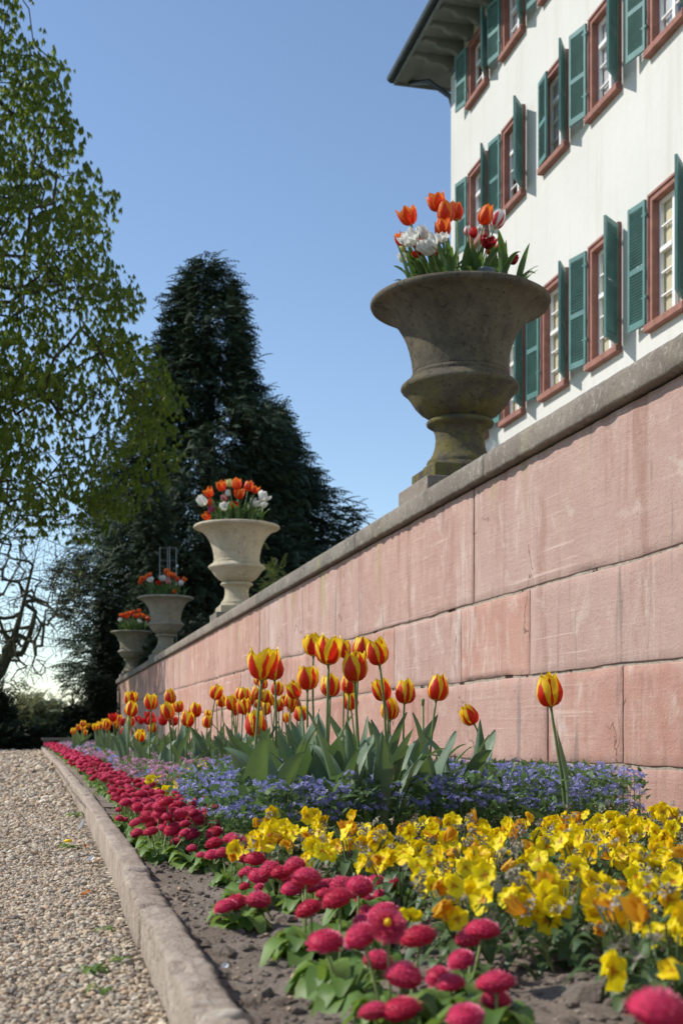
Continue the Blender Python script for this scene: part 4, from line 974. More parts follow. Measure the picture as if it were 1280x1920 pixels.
for x, y, wz, eye in [(187, 222, 100, 1), (155, 200, 98, 0), (120, 222, 70, 0), (60, 225, 90, 0), (70, 170, 72, 0), (45, 280, 64, 0), (220, 300, 92, 0), (275, 305, 105, 0), (388, 190, 98, 0), (305, 220, 76, 0), (340, 258, 86, 0), (235, 375, 102, 0), (350, 365, 112, 0), (290, 400, 104, 0), (290, 525, 128, 0), (115, 552, 112, 0), (218, 452, 60, 0),
     (480, 345, 116, 0), (430, 402, 92, 0), (460, 465, 98, 0), (545, 400, 146, 0), (512, 462, 72, 0), (640, 445, 112, 0), (720, 445, 120, 0), (820, 447, 138, 0), (905, 430, 104, 0), (700, 515, 162, 0), (550, 565, 148, 0), (640, 732, 176, 0), (840, 515, 96, 0), (925, 500, 96, 0), (850, 585, 90, 0), (935, 580, 150, 0), (965, 655, 196, 1), (915, 840, 156, 0), (1122, 712, 186, 0), (1048, 922, 196, 0), (1030, 1090, 206, 0)]:
    heads.append((380 + x / 2.783, 1500 + y / 2.783, wz / 2.783, eye))
for x, y, wz in [(1150, 1262, 310), (300, 1115, 200), (120, 1000, 130), (70, 1120, 136), (140, 1290, 180), (235, 838, 168)]: heads.append((820 + x / 2.783, 1440 + y / 2.783, wz / 2.783, 0))
for x, y, wz in [(985, 328, 65), (900, 400, 65), (995, 415, 75), (960, 385, 52), (920, 432, 60), (975, 450, 60), (1010, 450, 60), (860, 470, 80), (960, 490, 75), (1070, 482, 80), (890, 495, 64), (880, 530, 60), (870, 345, 60), (830, 325, 80), (845, 262, 50), (760, 435, 75), (825, 412, 58), (800, 385, 76), (800, 355, 76), (735, 385, 64), (700, 360, 62), (745, 335, 66), (790, 310, 60), (710, 290, 66), (650, 290, 58), (780, 280, 50), (685, 485, 62), (598, 412, 45), (597, 368, 40), (960, 562, 56), (1060, 592, 70)]:
    heads.append((x / 2.667, 1380 + y / 2.667, wz / 2.667, 0))
HP = []
for px, py, wpx, eye in heads:
    zc = .038 * F / wpx; h = at(px, py, zc); z = h.z
    if z < SOIL + .03:                                                # keep it above the earth
        zc = F * (-(SOIL + .035)) / (py - HY); h = at(px, py, zc)
    if z > SOIL + .14: zc = F * (-(SOIL + .12)) / (py - HY); h = at(px, py, zc)
    HP.append((h, wpx * zc / F / .0295, eye))
for h, s_, eye in list(HP):                                          # younger, lower heads among the listed ones
    if tr.random() < .5: HP.append((Vector((h.x + tr.uniform(-.03, .045), h.y + tr.uniform(.0, .06), max(SOIL + .03, h.z - tr.uniform(.005, .03)))), s_ * tr.uniform(.7, .95), 0))
# group heads into plants
left_ = list(range(len(HP))); plants = []
while left_:
    i = left_.pop(0); g_ = [i]
    for j in list(left_):
        if (HP[j][0] - HP[i][0]).length < .085 and len(g_) < 6: g_.append(j); left_.remove(j)
    plants.append(g_)
plants.sort(key=lambda g_: HP[g_[0]][0].y)
near_l = ['crimson daisy plant nearest the camera in the bottom right corner', 'crimson daisy plant at the bottom edge, blurred dark red heads', 'crimson daisy plant with tilted heads over bare soil near the bottom', 'crimson daisy plant whose bloom shows a yellow eye, right of the kerb side', 'crimson daisy plant with one big round head hanging over its leaves']
def daisy_plant(hs, label, group):
    cx = sum(HP[j][0].x for j in hs) / len(hs); cy = sum(HP[j][0].y for j in hs) / len(hs); zs_ = SOIL + hsoil(cx, cy)
    root = thing('daisy_plant', label, 'daisy', (cx, cy, zs_), group)
    place('leaf_rosette', tr.choice(ROS), root, (0, 0, .002), (0, 0, tr.uniform(0, 6)), tr.uniform(1.2, 1.6))
    for j in hs:
        h, s_, eye = HP[j]; l = h - Vector((cx, cy, zs_)); b = MB(); s0 = Vector((l.x * .25, l.y * .25, 0))
        if eye: nd = (Vector((0, 0, 0)) - h).normalized() + Vector((0, 0, .35))
        else: nd = Vector((l.x * 3 + tr.uniform(-.35, .35) - .12, l.y * 3 + tr.uniform(-.35, .35), 1.))
        nd.normalize(); l2 = l - nd * .005 * s_
        b.tube([s0, s0 * .5 + l2 * .5 - nd * .01, l2 - nd * .004], .0017, 5); b.build('stem', M['dstem'], root, smooth=True)
        eu = (nd.to_track_quat('Z', 'Y') @ Euler((0, 0, tr.uniform(0, 6))).to_quaternion()).to_euler()
        o = place('flower_head', DE if eye else tr.choice(DH), root, l2, eu, (s_ * (.8 if eye else .96), s_ * (.8 if eye else .96), s_ * tr.uniform(1.1, 1.5)))
        if eye: place('eye', EYE, o, (0, 0, .0004), (0, 0, 0), .9)
for n_, g_ in enumerate(plants):
    if n_ < 5: lab = near_l[n_]
    else:
        hx_, hy_ = HP[g_[0]][0].x, HP[g_[0]][0].y; ks = max(0, sum(1 for q in ys if q < hy_) - 2)
        lab = 'crimson daisy plant with %s, %s side, beside the %s kerb stone in view' % (['one head', 'two heads', 'three heads', 'four heads', 'five heads', 'six heads'][len(g_) - 1], 'kerb' if hx_ - kx(hy_) < .2 else 'pansy', ['nearest', 'second', 'third', 'fourth', 'fifth', 'sixth'][min(5, ks)])
    daisy_plant(g_, lab, 'crimson daisies near the camera')
# mid and far daisies: each plant one small mesh, shared
def far_plant(seed, nh):
    rs = random.Random(seed); b = MB(); sh_ = small_head()
    for k in range(14): dleaf(b, k * 2.4, rs.uniform(.03, .05), .022, R(rs.uniform(20, 60)))
    nl_ = len(b.f)
    for k in range(nh):
        x, y, z = rs.uniform(-.06, .06), rs.uniform(-.085, .085), rs.uniform(.06, .10); tx, ty = rs.uniform(-.4, .4), rs.uniform(-.4, .4); sc_ = rs.uniform(.85, 1.15)
        b.add([(x + a * sc_, y + c * sc_, z + (d + a * tx + c * ty) * sc_) for a, c, d in sh_.v], sh_.f, [(rs.random(), .5, d[2] * .5) for d in sh_.d])
    me = b.mesh('daisy_plant', M['dleaf'], False); me.materials.append(M['daisy'])
    for p in me.polygons: p.material_index = 1 if p.index >= nl_ else 0
    return me
FP = [far_plant(s, 8) for s in range(4)]
DF = daisy_head(11, False, False, 7); DF2 = daisy_head(12, False, False, 7)
def mid_daisy(x, y, lab):
    root = thing('daisy_plant', lab, 'daisy', (x, y, SOIL), 'crimson daisies in the middle of the kerbside row')
    place('leaf_rosette', tr.choice(ROS), root, (0, 0, 0), (0, 0, tr.uniform(0, 6)), tr.uniform(1.1, 1.4))
    for k in range(7):
        dx, dy, z = tr.uniform(-.06, .06), tr.uniform(-.085, .085), tr.uniform(.06, .105); s_ = tr.uniform(.8, 1.1)
        o = place('flower_head', tr.choice((DF, DF2)), root, (dx, dy, z), (tr.uniform(-.5, .5), tr.uniform(-.5, .5), tr.uniform(0, 6)), (s_, s_, s_ * 1.3))
        if k < 5: b = MB(); b.tube([(dx * .3, dy * .3, 0), (dx, dy, z - .003)], .0016, 4); b.build('stem', M['dstem'], root)
y = 3.0; rowi = 0
while y < 24.0:
    st = .15 if y < 9 else .17
    for x0 in ((.13, .23) if y < 4.4 else (.155,)):
        x = kx(y) + x0 + tr.uniform(-.03, .03)
        if y < 3.3 and x0 > .2: continue
        if y < 8: mid_daisy(x, y + tr.uniform(-.05, .05), 'crimson daisy plant in the packed middle stretch, ' + ('kerb side' if x0 < .2 else 'soil side') + ', ' + ('near the yellow patch' if y < 4.6 else 'beyond the yellow patch')); continue
        o = place('daisy_plant', tr.choice(FP), None, (x, y + tr.uniform(-.05, .05), SOIL), (0, 0, tr.uniform(0, 6)), tr.uniform(.9, 1.15))
        tag(o, 'crimson daisy plant in the long thin ribbon running to the far end of the kerb' if y > 7 else 'crimson daisy plant in the packed middle stretch of the kerbside row', 'daisy', 'crimson daisies of the distant ribbon')
    y += st

# ------------------------------------------------------------------ pansies
def pansy_bloom(seed, old=False):
    rs = random.Random(seed); b = MB(); Rp = .024; fold = rs.uniform(.0, .5)
    for k, (deg, ln, wd, dz) in enumerate([(62, 1.0, .62, -.002), (118, 1.0, .62, -.003), (8, .88, .58, .0), (172, .88, .58, .0005), (270, 1.0, .78, .0015)]):
        a0 = R(deg + rs.uniform(-6, 6)); V = []; D = []; nu, nv = 6, 5
        for j in range(nv + 1):
            v = j / nv; w_ = Rp * wd * interp(v, [(0, .12), (.2, .5), (.5, .92), (.75, 1), (.92, .82), (1, .55)])
            for i in range(nu + 1):
                u = -1 + 2 * i / nu; rad = Rp * ln * (v * (1 - .30 * u * u * v)); 
                lx, ly = rad, u * w_
                z = dz + Rp * ((.22 + fold * (k % 2)) * v * v * (1 if k < 4 else -.5 * (seed % 2) + .4) - .1 * v) + Rp * .16 * u * u * v * (1 if seed % 3 else -1) + Rp * .07 * math.sin(u * 4 + v * 3 + seed + k) * v
                if old: z += Rp * 1.1 * v * v; lx *= .62; ly *= .6
                V.append((lx * math.cos(a0) - ly * math.sin(a0), lx * math.sin(a0) + ly * math.cos(a0), z)); D.append((1. if k > 1 else .15, i / nu, v))
        kk = nu + 1; b.add(V, [(j * kk + i, j * kk + i + 1, (j + 1) * kk + i + 1, (j + 1) * kk + i) for j in range(nv) for i in range(nu)], D)
    return b.mesh('bloom', M['pansyold' if old else 'pansy'], True)
PB = [pansy_bloom(s) for s in range(8)]; PO = [pansy_bloom(9, True), pansy_bloom(10, True)]
hk = MB()
for k in range(5): dleaf(hk, k * 1.25, .018, .006, R(75))
HUSK = hk.mesh('withered_bud', M['husk'], True)
def pansy_leaves(seed):
    rs = random.Random(seed); b = MB()
    for k in range(46):
        a = k * 2.4; L = rs.uniform(.022, .04); r_ = rs.uniform(0, .065); z = rs.uniform(.0, .075) * (1 - r_ * 5) + .008
        b2 = MB(); dleaf(b2, a, L, rs.uniform(.013, .019), R(rs.uniform(-10, 55)), z); b.add([(v[0] + r_ * math.cos(a), v[1] + r_ * math.sin(a), v[2]) for v in b2.v], b2.f, b2.d)
    for k in range(9):
        a = rs.uniform(0, 6.28); b.tube([(0, 0, 0), (.03 * math.cos(a), .03 * math.sin(a), .05), (.05 * math.cos(a), .05 * math.sin(a), .09)], .0011, 4)
    return b.mesh('foliage', M['pleaf'], True)
PL = [pansy_leaves(s) for s in range(4)]
def pansy_plant(x, y, nb, label, group, s_=1., far=False):
    z = SOIL + (hsoil(x, y) if y < 5 else 0); root = thing('pansy_plant', label, 'pansy', (x, y, z), group)
    place('foliage', tr.choice(PL), root, (0, 0, 0), (0, 0, tr.uniform(0, 6)), s_ * tr.uniform(1., 1.25))
    for k in range(nb):
        a = tr.uniform(0, 6.28); r_ = .095 * math.sqrt(tr.random()); h = (.125 - r_ * .45) * tr.uniform(.75, 1.1)
        loc = Vector((r_ * math.cos(a), r_ * math.sin(a), h)) * s_
        d = Vector((-.55 + tr.uniform(-1., 1.), -.55 + tr.uniform(-.9, .9), tr.uniform(-.1, 1.))).normalized()
        # bloom's lower lip hangs down: local -Y points down
        zax = d; yax = (Vector((0, 0, 1)) - d * d.z).normalized(); xax = yax.cross(zax)
        eu = (Matrix((xax, yax, zax)).transposed() @ Matrix.Rotation(tr.uniform(-.5, .5), 3, 'Z')).to_euler()
        old = tr.random() < .12
        place('bloom', tr.choice(PO if old else PB), root, loc, eu, s_ * tr.uniform(.62, .98))
    for k in range(8):
        a = tr.uniform(0, 6.28); place('withered_bud', HUSK, root, (.07 * math.cos(a), .07 * math.sin(a), tr.uniform(.07, .12)), (tr.uniform(0, 2.5), 0, tr.uniform(0, 6)), 1.)
def inpoly(x, y, P):
    c = False; n_ = len(P)
    for i in range(n_):
        (a, b_), (d, e) = P[i], P[(i + 1) % n_]
        if (b_ > y) != (e > y) and x < (d - a) * (y - b_) / (e - b_) + a: c = not c
    return c
PAN = [tuple(on(*q, SOIL + .02)[:2]) for q in ((535, 1598), (640, 1645), (740, 1700), (840, 1700), (870, 1790), (1030, 1810), (1100, 1760), (1180, 1860), (1300, 1930))] + [tuple(on(*q, SOIL + .11)[:2]) for q in ((1400, 1600), (1400, 1506), (1290, 1506), (1130, 1516), (950, 1522), (760, 1526), (620, 1540), (490, 1566))]
pts = []
t_ = 0
while t_ < 6000:
    t_ += 1; x, y = tr.uniform(.35, 2.12), tr.uniform(.7, 4.1)
    if not inpoly(x, y, PAN): continue
    if all((x - a) ** 2 + (y - b_) ** 2 > .148 ** 2 for a, b_ in pts): pts.append((x, y))
for x, y in pts:
    if y < 2.3 and tr.random() < .08: continue
    qx, qy = px_of(x, y, SOIL + .08)
    lat = 'at the left tip beside the daisies' if qx < 560 else 'below the tulip clump' if qx < 720 else 'below the seed pod stem' if qx < 850 else 'below the leaning small tulip' if qx < 960 else 'below the lone tulip' if qx < 1080 else 'just right of the lone tulip' if qx < 1180 else 'at the right picture edge'
    row_ = 'front row over bare soil' if y < 1.75 else 'second row' if y < 2.25 else 'third row' if y < 2.8 else 'back row against the blue flowers'
    lab = 'yellow pansy plant ' + lat + ', ' + row_
    pansy_plant(x, y, 12 if y > 1.4 else 8, lab, 'yellow pansies in the front patch')
for q, nm in (((1262, 1885), 'yellow pansy plant lowest in the right corner above the nearest daisy'), ((1215, 1830), 'yellow pansy plant with grey green leaves just above the right corner'), ((1075, 1775), 'small yellow pansy plant standing forward over the pale stone')):
    g_ = on(*q, SOIL + .02); pansy_plant(g_.x, g_.y, 6, nm, 'yellow pansies in the front patch')
c_ = on(330, 1490, SOIL + .08)
for k, (dx, dy) in enumerate(((-.04, -.1), (.07, .08), (-.05, .25), (.08, .42))): pansy_plant(c_.x + .07 + dx, c_.y + dy, 9, 'yellow pansy plant in the small patch between daisies and pink flowers', 'small yellow pansy patch beside the daisies', 1.3)
for q in ((382, 1389), (395, 1388)):
    g_ = at(*q, 6.2); pansy_plant(g_.x, g_.y, 6, 'yellow pansy plant almost hidden behind the left tulips', 'yellow pansies behind the tulips', 1.3)

# ------------------------------------------------------------------ forget-me-nots (uncountable ground cover)
ft = [];  ff = []
for k in range(5):
    a = 2 * math.pi * k / 5; o_ = len(ft)
    for r_, da in ((.0012, 0), (.0042, -.55), (.0058, 0), (.0042, .55)): ft.append((r_ * math.cos(a + da), r_ * math.sin(a + da), .0008 * (r_ > .003)))
    ff.append((o_, o_ + 1, o_ + 2, o_ + 3))
FT = np.array(ft); FF = np.array(ff)
LT = np.array([(0, -.002, 0), (0, .002, 0), (.012, .0055, .004), (.012, -.0055, .004), (.028, .0005, .002), (.028, -.0005, .002)]); LF = np.array([(0, 3, 2, 1), (3, 5, 4, 2)])
def cover(name, label, plants_, mat, hmin, hmax, nst, nfl, fs, leafn):
    P = np.array(plants_); n_ = len(P)
    st = np.repeat(P, nst, 0); m = len(st); ang = rng.uniform(0, 6.283, m); rad = .07 * np.sqrt(rng.random(m)) * (fs ** .5)
    hx = st[:, 0] + rad * np.cos(ang); hy = st[:, 1] + rad * np.sin(ang); hz_ = SOIL + rng.uniform(hmin, hmax, m) * (1 - rad * 2.2)
    H = np.stack([hx, hy, hz_], -1)
    fl = np.repeat(H, nfl, 0); k = len(fl); off = rng.normal(0, 1, (k, 3)); off /= np.linalg.norm(off, axis=1)[:, None]; off[:, 2] = np.abs(off[:, 2]) * .7
    fl = fl + off * (.015 * fs)
    parts = [(*repl(FT, FF, rotmats(k, tilt=rng.uniform(-.9, .9, k), roll=rng.uniform(-.9, .9, k)), fl, rng.uniform(.85, 1.25, k) * fs), 0)]
    L = np.repeat(P, leafn, 0); q = len(L); a = rng.uniform(0, 6.283, q); r_ = .085 * np.sqrt(rng.random(q))
    L = np.stack([L[:, 0] + r_ * np.cos(a), L[:, 1] + r_ * np.sin(a), SOIL + rng.uniform(.005, .9 * hmax, q) ** 1.0], -1)
    parts.append((*repl(LT, LF, rotmats(q, tilt=rng.uniform(-.6, .6, q), roll=rng.uniform(-1., .3, q)), L, rng.uniform(.7, 1.5, q) * fs ** .7), 1))
    # stems: thin blades
    SB = np.array([(-.0009, 0, 0), (.0009, 0, 0), (.0007, 0, 1), (-.0007, 0, 1)]); SF = np.array([(0, 1, 2, 3)])
    hgt = hz_ - SOIL; sc = np.stack([np.full(m, fs), np.ones(m), hgt], -1)
    parts.append((*repl(SB, SF, rotmats(m), np.stack([hx, hy, np.full(m, SOIL)], -1), sc), 1))
    V, Fc, D, Mi = join(parts)
    o = bpy.data.objects.new(name, mesh_np(name, V, Fc, [mat, M['fleaf']], False, D, Mi))
    return tag(link(o), label, 'flowers', kind='stuff')
def scatter(n_, poly, dmin, clump=None):
    xs = [p_[0] for p_ in poly]; ys_ = [p_[1] for p_ in poly]; out = []; t = 0
    while len(out) < n_ and t < n_ * 60:
        t += 1; x, y = tr.uniform(min(xs), max(xs)), tr.uniform(min(ys_), max(ys_))
        if inpoly(x, y, poly) and all((x - a) ** 2 + (y - b_) ** 2 > dmin ** 2 for a, b_ in out): out.append((x, y))
    return out
bluep = scatter(330, [tuple(on(*q, -.2)[:2]) for q in ((345, 1480), (400, 1520), (480, 1545), (760, 1512), (1195, 1507), (1120, 1470), (800, 1457), (560, 1443), (420, 1455))], .062)
cover('blue_forget_me_nots', 'dense blue forget-me-nots carpeting the bed under the front tulips', bluep, M['blue'], .09, .195, 9, 12, 1., 60)
PKP = [(.5, 4.5), (1.2, 5.2), (2.05, 4.8), (2.1, 10), (.62, 10), (.48, 6.5)]
pk = scatter(520, PKP, .085)
bl2 = [p_ for p_ in pk if fbm(p_[0] * 1.3, p_[1] * .8, 2, 2) > .28]; pk = [p_ for p_ in pk if p_ not in bl2]
cover('pink_forget_me_nots', 'pink forget-me-nots filling the bed behind the crimson daisies', pk, M['pink'], .09, .165, 10, 9, 1.25, 34)
cover('mixed_blue_forget_me_nots', 'small blue patch of forget-me-nots inside the pink drift', bl2 or [(.7, 6)], M['blue'], .08, .14, 10, 9, 1.25, 34)
fp = scatter(420, [(.50, 10), (2.1, 10), (2.1, 24), (.5, 24)], .14)
fb = [p_ for p_ in fp if tr.random() < .25]; fp = [p_ for p_ in fp if p_ not in fb]
cover('far_pink_forget_me_nots', 'hazy pink drift of forget-me-nots toward the end of the bed', fp, M['pink'], .08, .14, 9, 6, 2.2, 16)
cover('far_blue_forget_me_nots', 'thin blue tint of forget-me-nots at the far end of the bed', fb, M['blue'], .08, .14, 9, 6, 2.2, 16)
# grey green tulip foliage of the far drifts
def far_leaves(name, label, n_, xr, yr, hgt):
    x = rng.uniform(*xr, n_); y = rng.uniform(*yr, n_); T = np.array([(-.010, 0, 0), (.010, 0, 0), (.015, .03, .45), (-.015, .03, .45), (.002, .10, 1.), (-.002, .10, 1.)]); Tf = np.array([(0, 1, 2, 3), (3, 2, 4, 5)])
    V, Fc, D = repl(T, Tf, rotmats(n_, tilt=rng.uniform(-.15, .5, n_)), np.stack([x, y, np.full(n_, SOIL)], -1), np.stack([np.ones(n_), np.ones(n_), rng.uniform(.7, 1.1, n_) * hgt], -1))
    o = bpy.data.objects.new(name, mesh_np(name, V, Fc, [M['tleaf']], True, D)); tag(link(o), label, 'leaves', kind='stuff')
far_leaves('tulip_foliage', 'mass of grey green tulip leaves beneath the far tulips', 520, (.75, 1.7), (7, 16), .24)
far_leaves('middle_tulip_foliage', 'grey green tulip leaves under the middle drift of tulips', 150, (.95, 1.6), (4.4, 7.2), .24)

# ------------------------------------------------------------------ trees
def tree_graph(root_pts, targets, step, crook=.10):
    nodes = [np.array(p) for p in root_pts]; parent = [-1] + list(range(len(root_pts) - 1))
    A = np.zeros((len(root_pts) + len(targets) * 14 + 10, 3)); A[:len(nodes)] = nodes; n_ = len(nodes)
    o = np.array(root_pts[0]); T = np.array(targets); T = T[np.argsort(np.linalg.norm(T - np.array(root_pts[len(root_pts) // 2]), axis=1))]
    for t in T:
        d = A[:n_] - t; dist = np.sqrt((d ** 2).sum(1)); pen = dist + .0
        i = int(np.argmin(pen)); L = dist[i]
        if L < step * .5: continue
        k = min(12, max(1, int(L / step))); s_ = A[i].copy(); prev = i
        bendv = rng.normal(0, 1, 3) * L * crook; bendv[2] += L * crook
        for q in range(1, k + 1):
            f_ = q / k; p_ = s_ + (t - s_) * f_ + bendv * math.sin(math.pi * f_)
            if n_ >= len(A): break
            A[n_] = p_; parent.append(prev); prev = n_; n_ += 1
    A = A[:n_]; parent = np.array(parent); cnt = np.ones(n_)
    kids = np.zeros(n_)
    for i in range(n_ - 1, 0, -1): cnt[parent[i]] += cnt[i] if parent[i] >= 0 else 0; kids[parent[i]] += 1
    return A, parent, cnt, kids
def tree_mesh(A, parent, cnt, r0, expo, rmin, sides=5):
    rad = np.maximum(rmin, r0 * (cnt / cnt[0]) ** expo); V = []; Fs = []
    idx = np.where(parent >= 0)[0]; p = A[parent[idx]]; q = A[idx]; d = q - p; L = np.linalg.norm(d, axis=1) + 1e-9; d /= L[:, None]
    ref = np.where(np.abs(d[:, 2:3]) < .9, np.array([[0, 0, 1.]]), np.array([[1., 0, 0]])); a = np.cross(d, ref); a /= np.linalg.norm(a, axis=1)[:, None]; b_ = np.cross(a, d)
    rp = np.minimum(rad[parent[idx]], rad[idx] * 1.6); rq = rad[idx]
    ang = 2 * np.pi * np.arange(sides) / sides; ca, sa = np.cos(ang), np.sin(ang)
    ringv = a[:, None, :] * ca[None, :, None] + b_[:, None, :] * sa[None, :, None]
    V0 = p[:, None, :] + ringv * rp[:, None, None]; V1 = (q + d * rq[:, None] * .3)[:, None, :] + ringv * rq[:, None, None]
    V = np.concatenate([V0, V1], 1).reshape(-1, 3); n_ = len(idx); base = np.arange(n_)[:, None] * 2 * sides; k = np.arange(sides)[None]; k2 = (k + 1) % sides
    Fc = np.stack([base + k, base + k2, base + sides + k2, base + sides + k], -1).reshape(-1, 4)
    return V, Fc
def mkpart(name, V, Fc, mats, root, smooth=True, D=None, kind=None, Mi=None):
    V = V - np.array(wloc(root))[None]
    o = bpy.data.objects.new(name, mesh_np(name, V, Fc, mats, smooth, D, Mi)); link(o, root)
    if kind: o['kind'] = kind
    return o
# chestnut on the left
cc = at(-190, 700, 28); troot = at(-260, 1372, 28); troot.z = GRAV
SIL = [(-400, 60), (0, 95), (60, 95), (130, 135), (200, 130), (280, 165), (330, 205), (400, 222), (440, 215), (470, 185), (500, 230), (550, 268), (600, 250), (640, 285), (700, 310), (760, 355), (830, 350), (880, 320), (930, 300), (960, 250), (1000, 190), (1060, 130)]
T = []
while len(T) < 3600:
    v = rng.normal(0, 1, 3); v /= np.linalg.norm(v); rr_ = rng.random() ** .42
    X = cc.x + v[0] * 6.4 * rr_; Y = cc.y + v[1] * 5.2 * rr_; Z = 8.6 + v[2] * 9.5 * rr_
    if Z < 3.0: continue
    px, py = px_of(X, Y, Z); lim = np.interp(py, [a for a, _ in SIL], [b_ for _, b_ in SIL]) + 34 * mnoise.noise((Z * .9, Y * .5, 0)) - 8
    if px > lim or py > 985 + 25 * mnoise.noise((X, Y, 0)): continue
    # open gaps between boughs
    if mnoise.noise((X * .5, Y * .5, Z * .75)) < -.06 and rng.random() < .93: continue
    T.append((X, Y, Z))
rp = [tuple(troot), (troot.x, troot.y, 1.5), (troot.x + .1, troot.y, 3.), (troot.x + .3, troot.y - .1, 4.6), (troot.x + .5, troot.y, 6.5), (troot.x + .7, troot.y, 8.5), (troot.x + .7, troot.y, 10.5), (troot.x + .8, troot.y, 13)]
chest = thing('chestnut_tree', 'tall chestnut tree in young drooping leaf at the left, reaching out of the picture', 'tree', troot)
A, par, cnt, kids = tree_graph(rp, T, .55)
V, Fc = tree_mesh(A, par, cnt, .40, .56, .006, 5)
mkpart('branches', V, Fc, M['bark'], chest)
# leaf: a palm of drooping leaflets
def leaflets(n_, L, wd, droop):
    V = []; Fs = []; D = []
    for k in range(n_):
        a = 2 * math.pi * k / n_ + .3; d = Vector((math.cos(a) * .38, math.sin(a) * .38, -droop)).normalized(); s = Vector((-math.sin(a), math.cos(a), 0)); o_ = len(V); Lk = L * (.8 + .2 * ((k * 7) % 3) / 2)
        V += [d * .01, d * Lk * .62 + s * wd, d * Lk, d * Lk * .62 - s * wd]; Fs.append((o_, o_ + 1, o_ + 2, o_ + 3)); D += [(.5, 0), (.5, .6), (.5, 1), (.5, .6)]
    return np.array([v[:] for v in V]), np.array(Fs), np.array(D)
LV, LFc, LD = leaflets(7, .20, .021, .95)
tips = np.where(cnt <= 6)[0]; rep = 14
P = np.repeat(A[tips], rep, 0) + rng.normal(0, .20, (len(tips) * rep, 3)); n_ = len(P)
px, py = px_of(P[:, 0], P[:, 1], P[:, 2]); lim = np.interp(py, [a for a, _ in SIL], [b_ for _, b_ in SIL]) + 14
P = P[px < lim]; n_ = len(P)
V, Fc, D = repl(LV, LFc, rotmats(n_, tilt=rng.normal(0, .22, n_), roll=rng.normal(0, .22, n_)), P, rng.uniform(.65, 1.25, n_), LD)
mkpart('crown', V, Fc, M['chestnut'], chest, False, D, 'stuff')
# bare spreading tree
bt = at(-70, 1372, 34); bt.z = GRAV
bare = thing('bare_tree', 'nearly leafless tree with crooked spreading branches under the chestnut', 'tree', bt)
T = []
while len(T) < 2900:
    px = rng.uniform(-330, 205); py = rng.uniform(840, 1310); zc = 34 + rng.uniform(-4, 4)
    e = ((px + 20) / 215) ** 2 + ((py - 1090) / 225) ** 2 + ((zc - 34) / 4.2) ** 2
    if e > 1.0 or (py > 1240 and px < 20 and e < .8): continue
    q = at(px, py, zc)
    if e < .35 and rng.random() < .5: continue
    T.append(tuple(q))
q = lambda a, b_, z=34: tuple(at(a, b_, z))
rp = [tuple(bt), q(-45, 1320), q(0, 1262), q(22, 1210), q(40, 1150), q(62, 1060), q(78, 1000)]
A, par, cnt, kids = tree_graph(rp, T, .36, .05)
V, Fc = tree_mesh(A, par, cnt, .16, .58, .006, 5)
mkpart('branches', V, Fc, M['bark2'], bare)
tips = np.where((cnt <= 2))[0]; P = A[tips]; P = P[rng.random(len(P)) < np.clip((P[:, 2] - 2.5) / 5, .05, .9)]; P = np.repeat(P, 2, 0) + rng.normal(0, .12, (len(P) * 2, 3)); n_ = len(P)
LV2, LF2, LD2 = leaflets(3, .09, .028, .5)
V, Fc, D = repl(LV2, LF2, rotmats(n_, tilt=rng.normal(0, .6, n_)), P, rng.uniform(.6, 1.2, n_), LD2)
mkpart('buds', V, Fc, M['limeleaf'], bare, True, D, 'stuff')

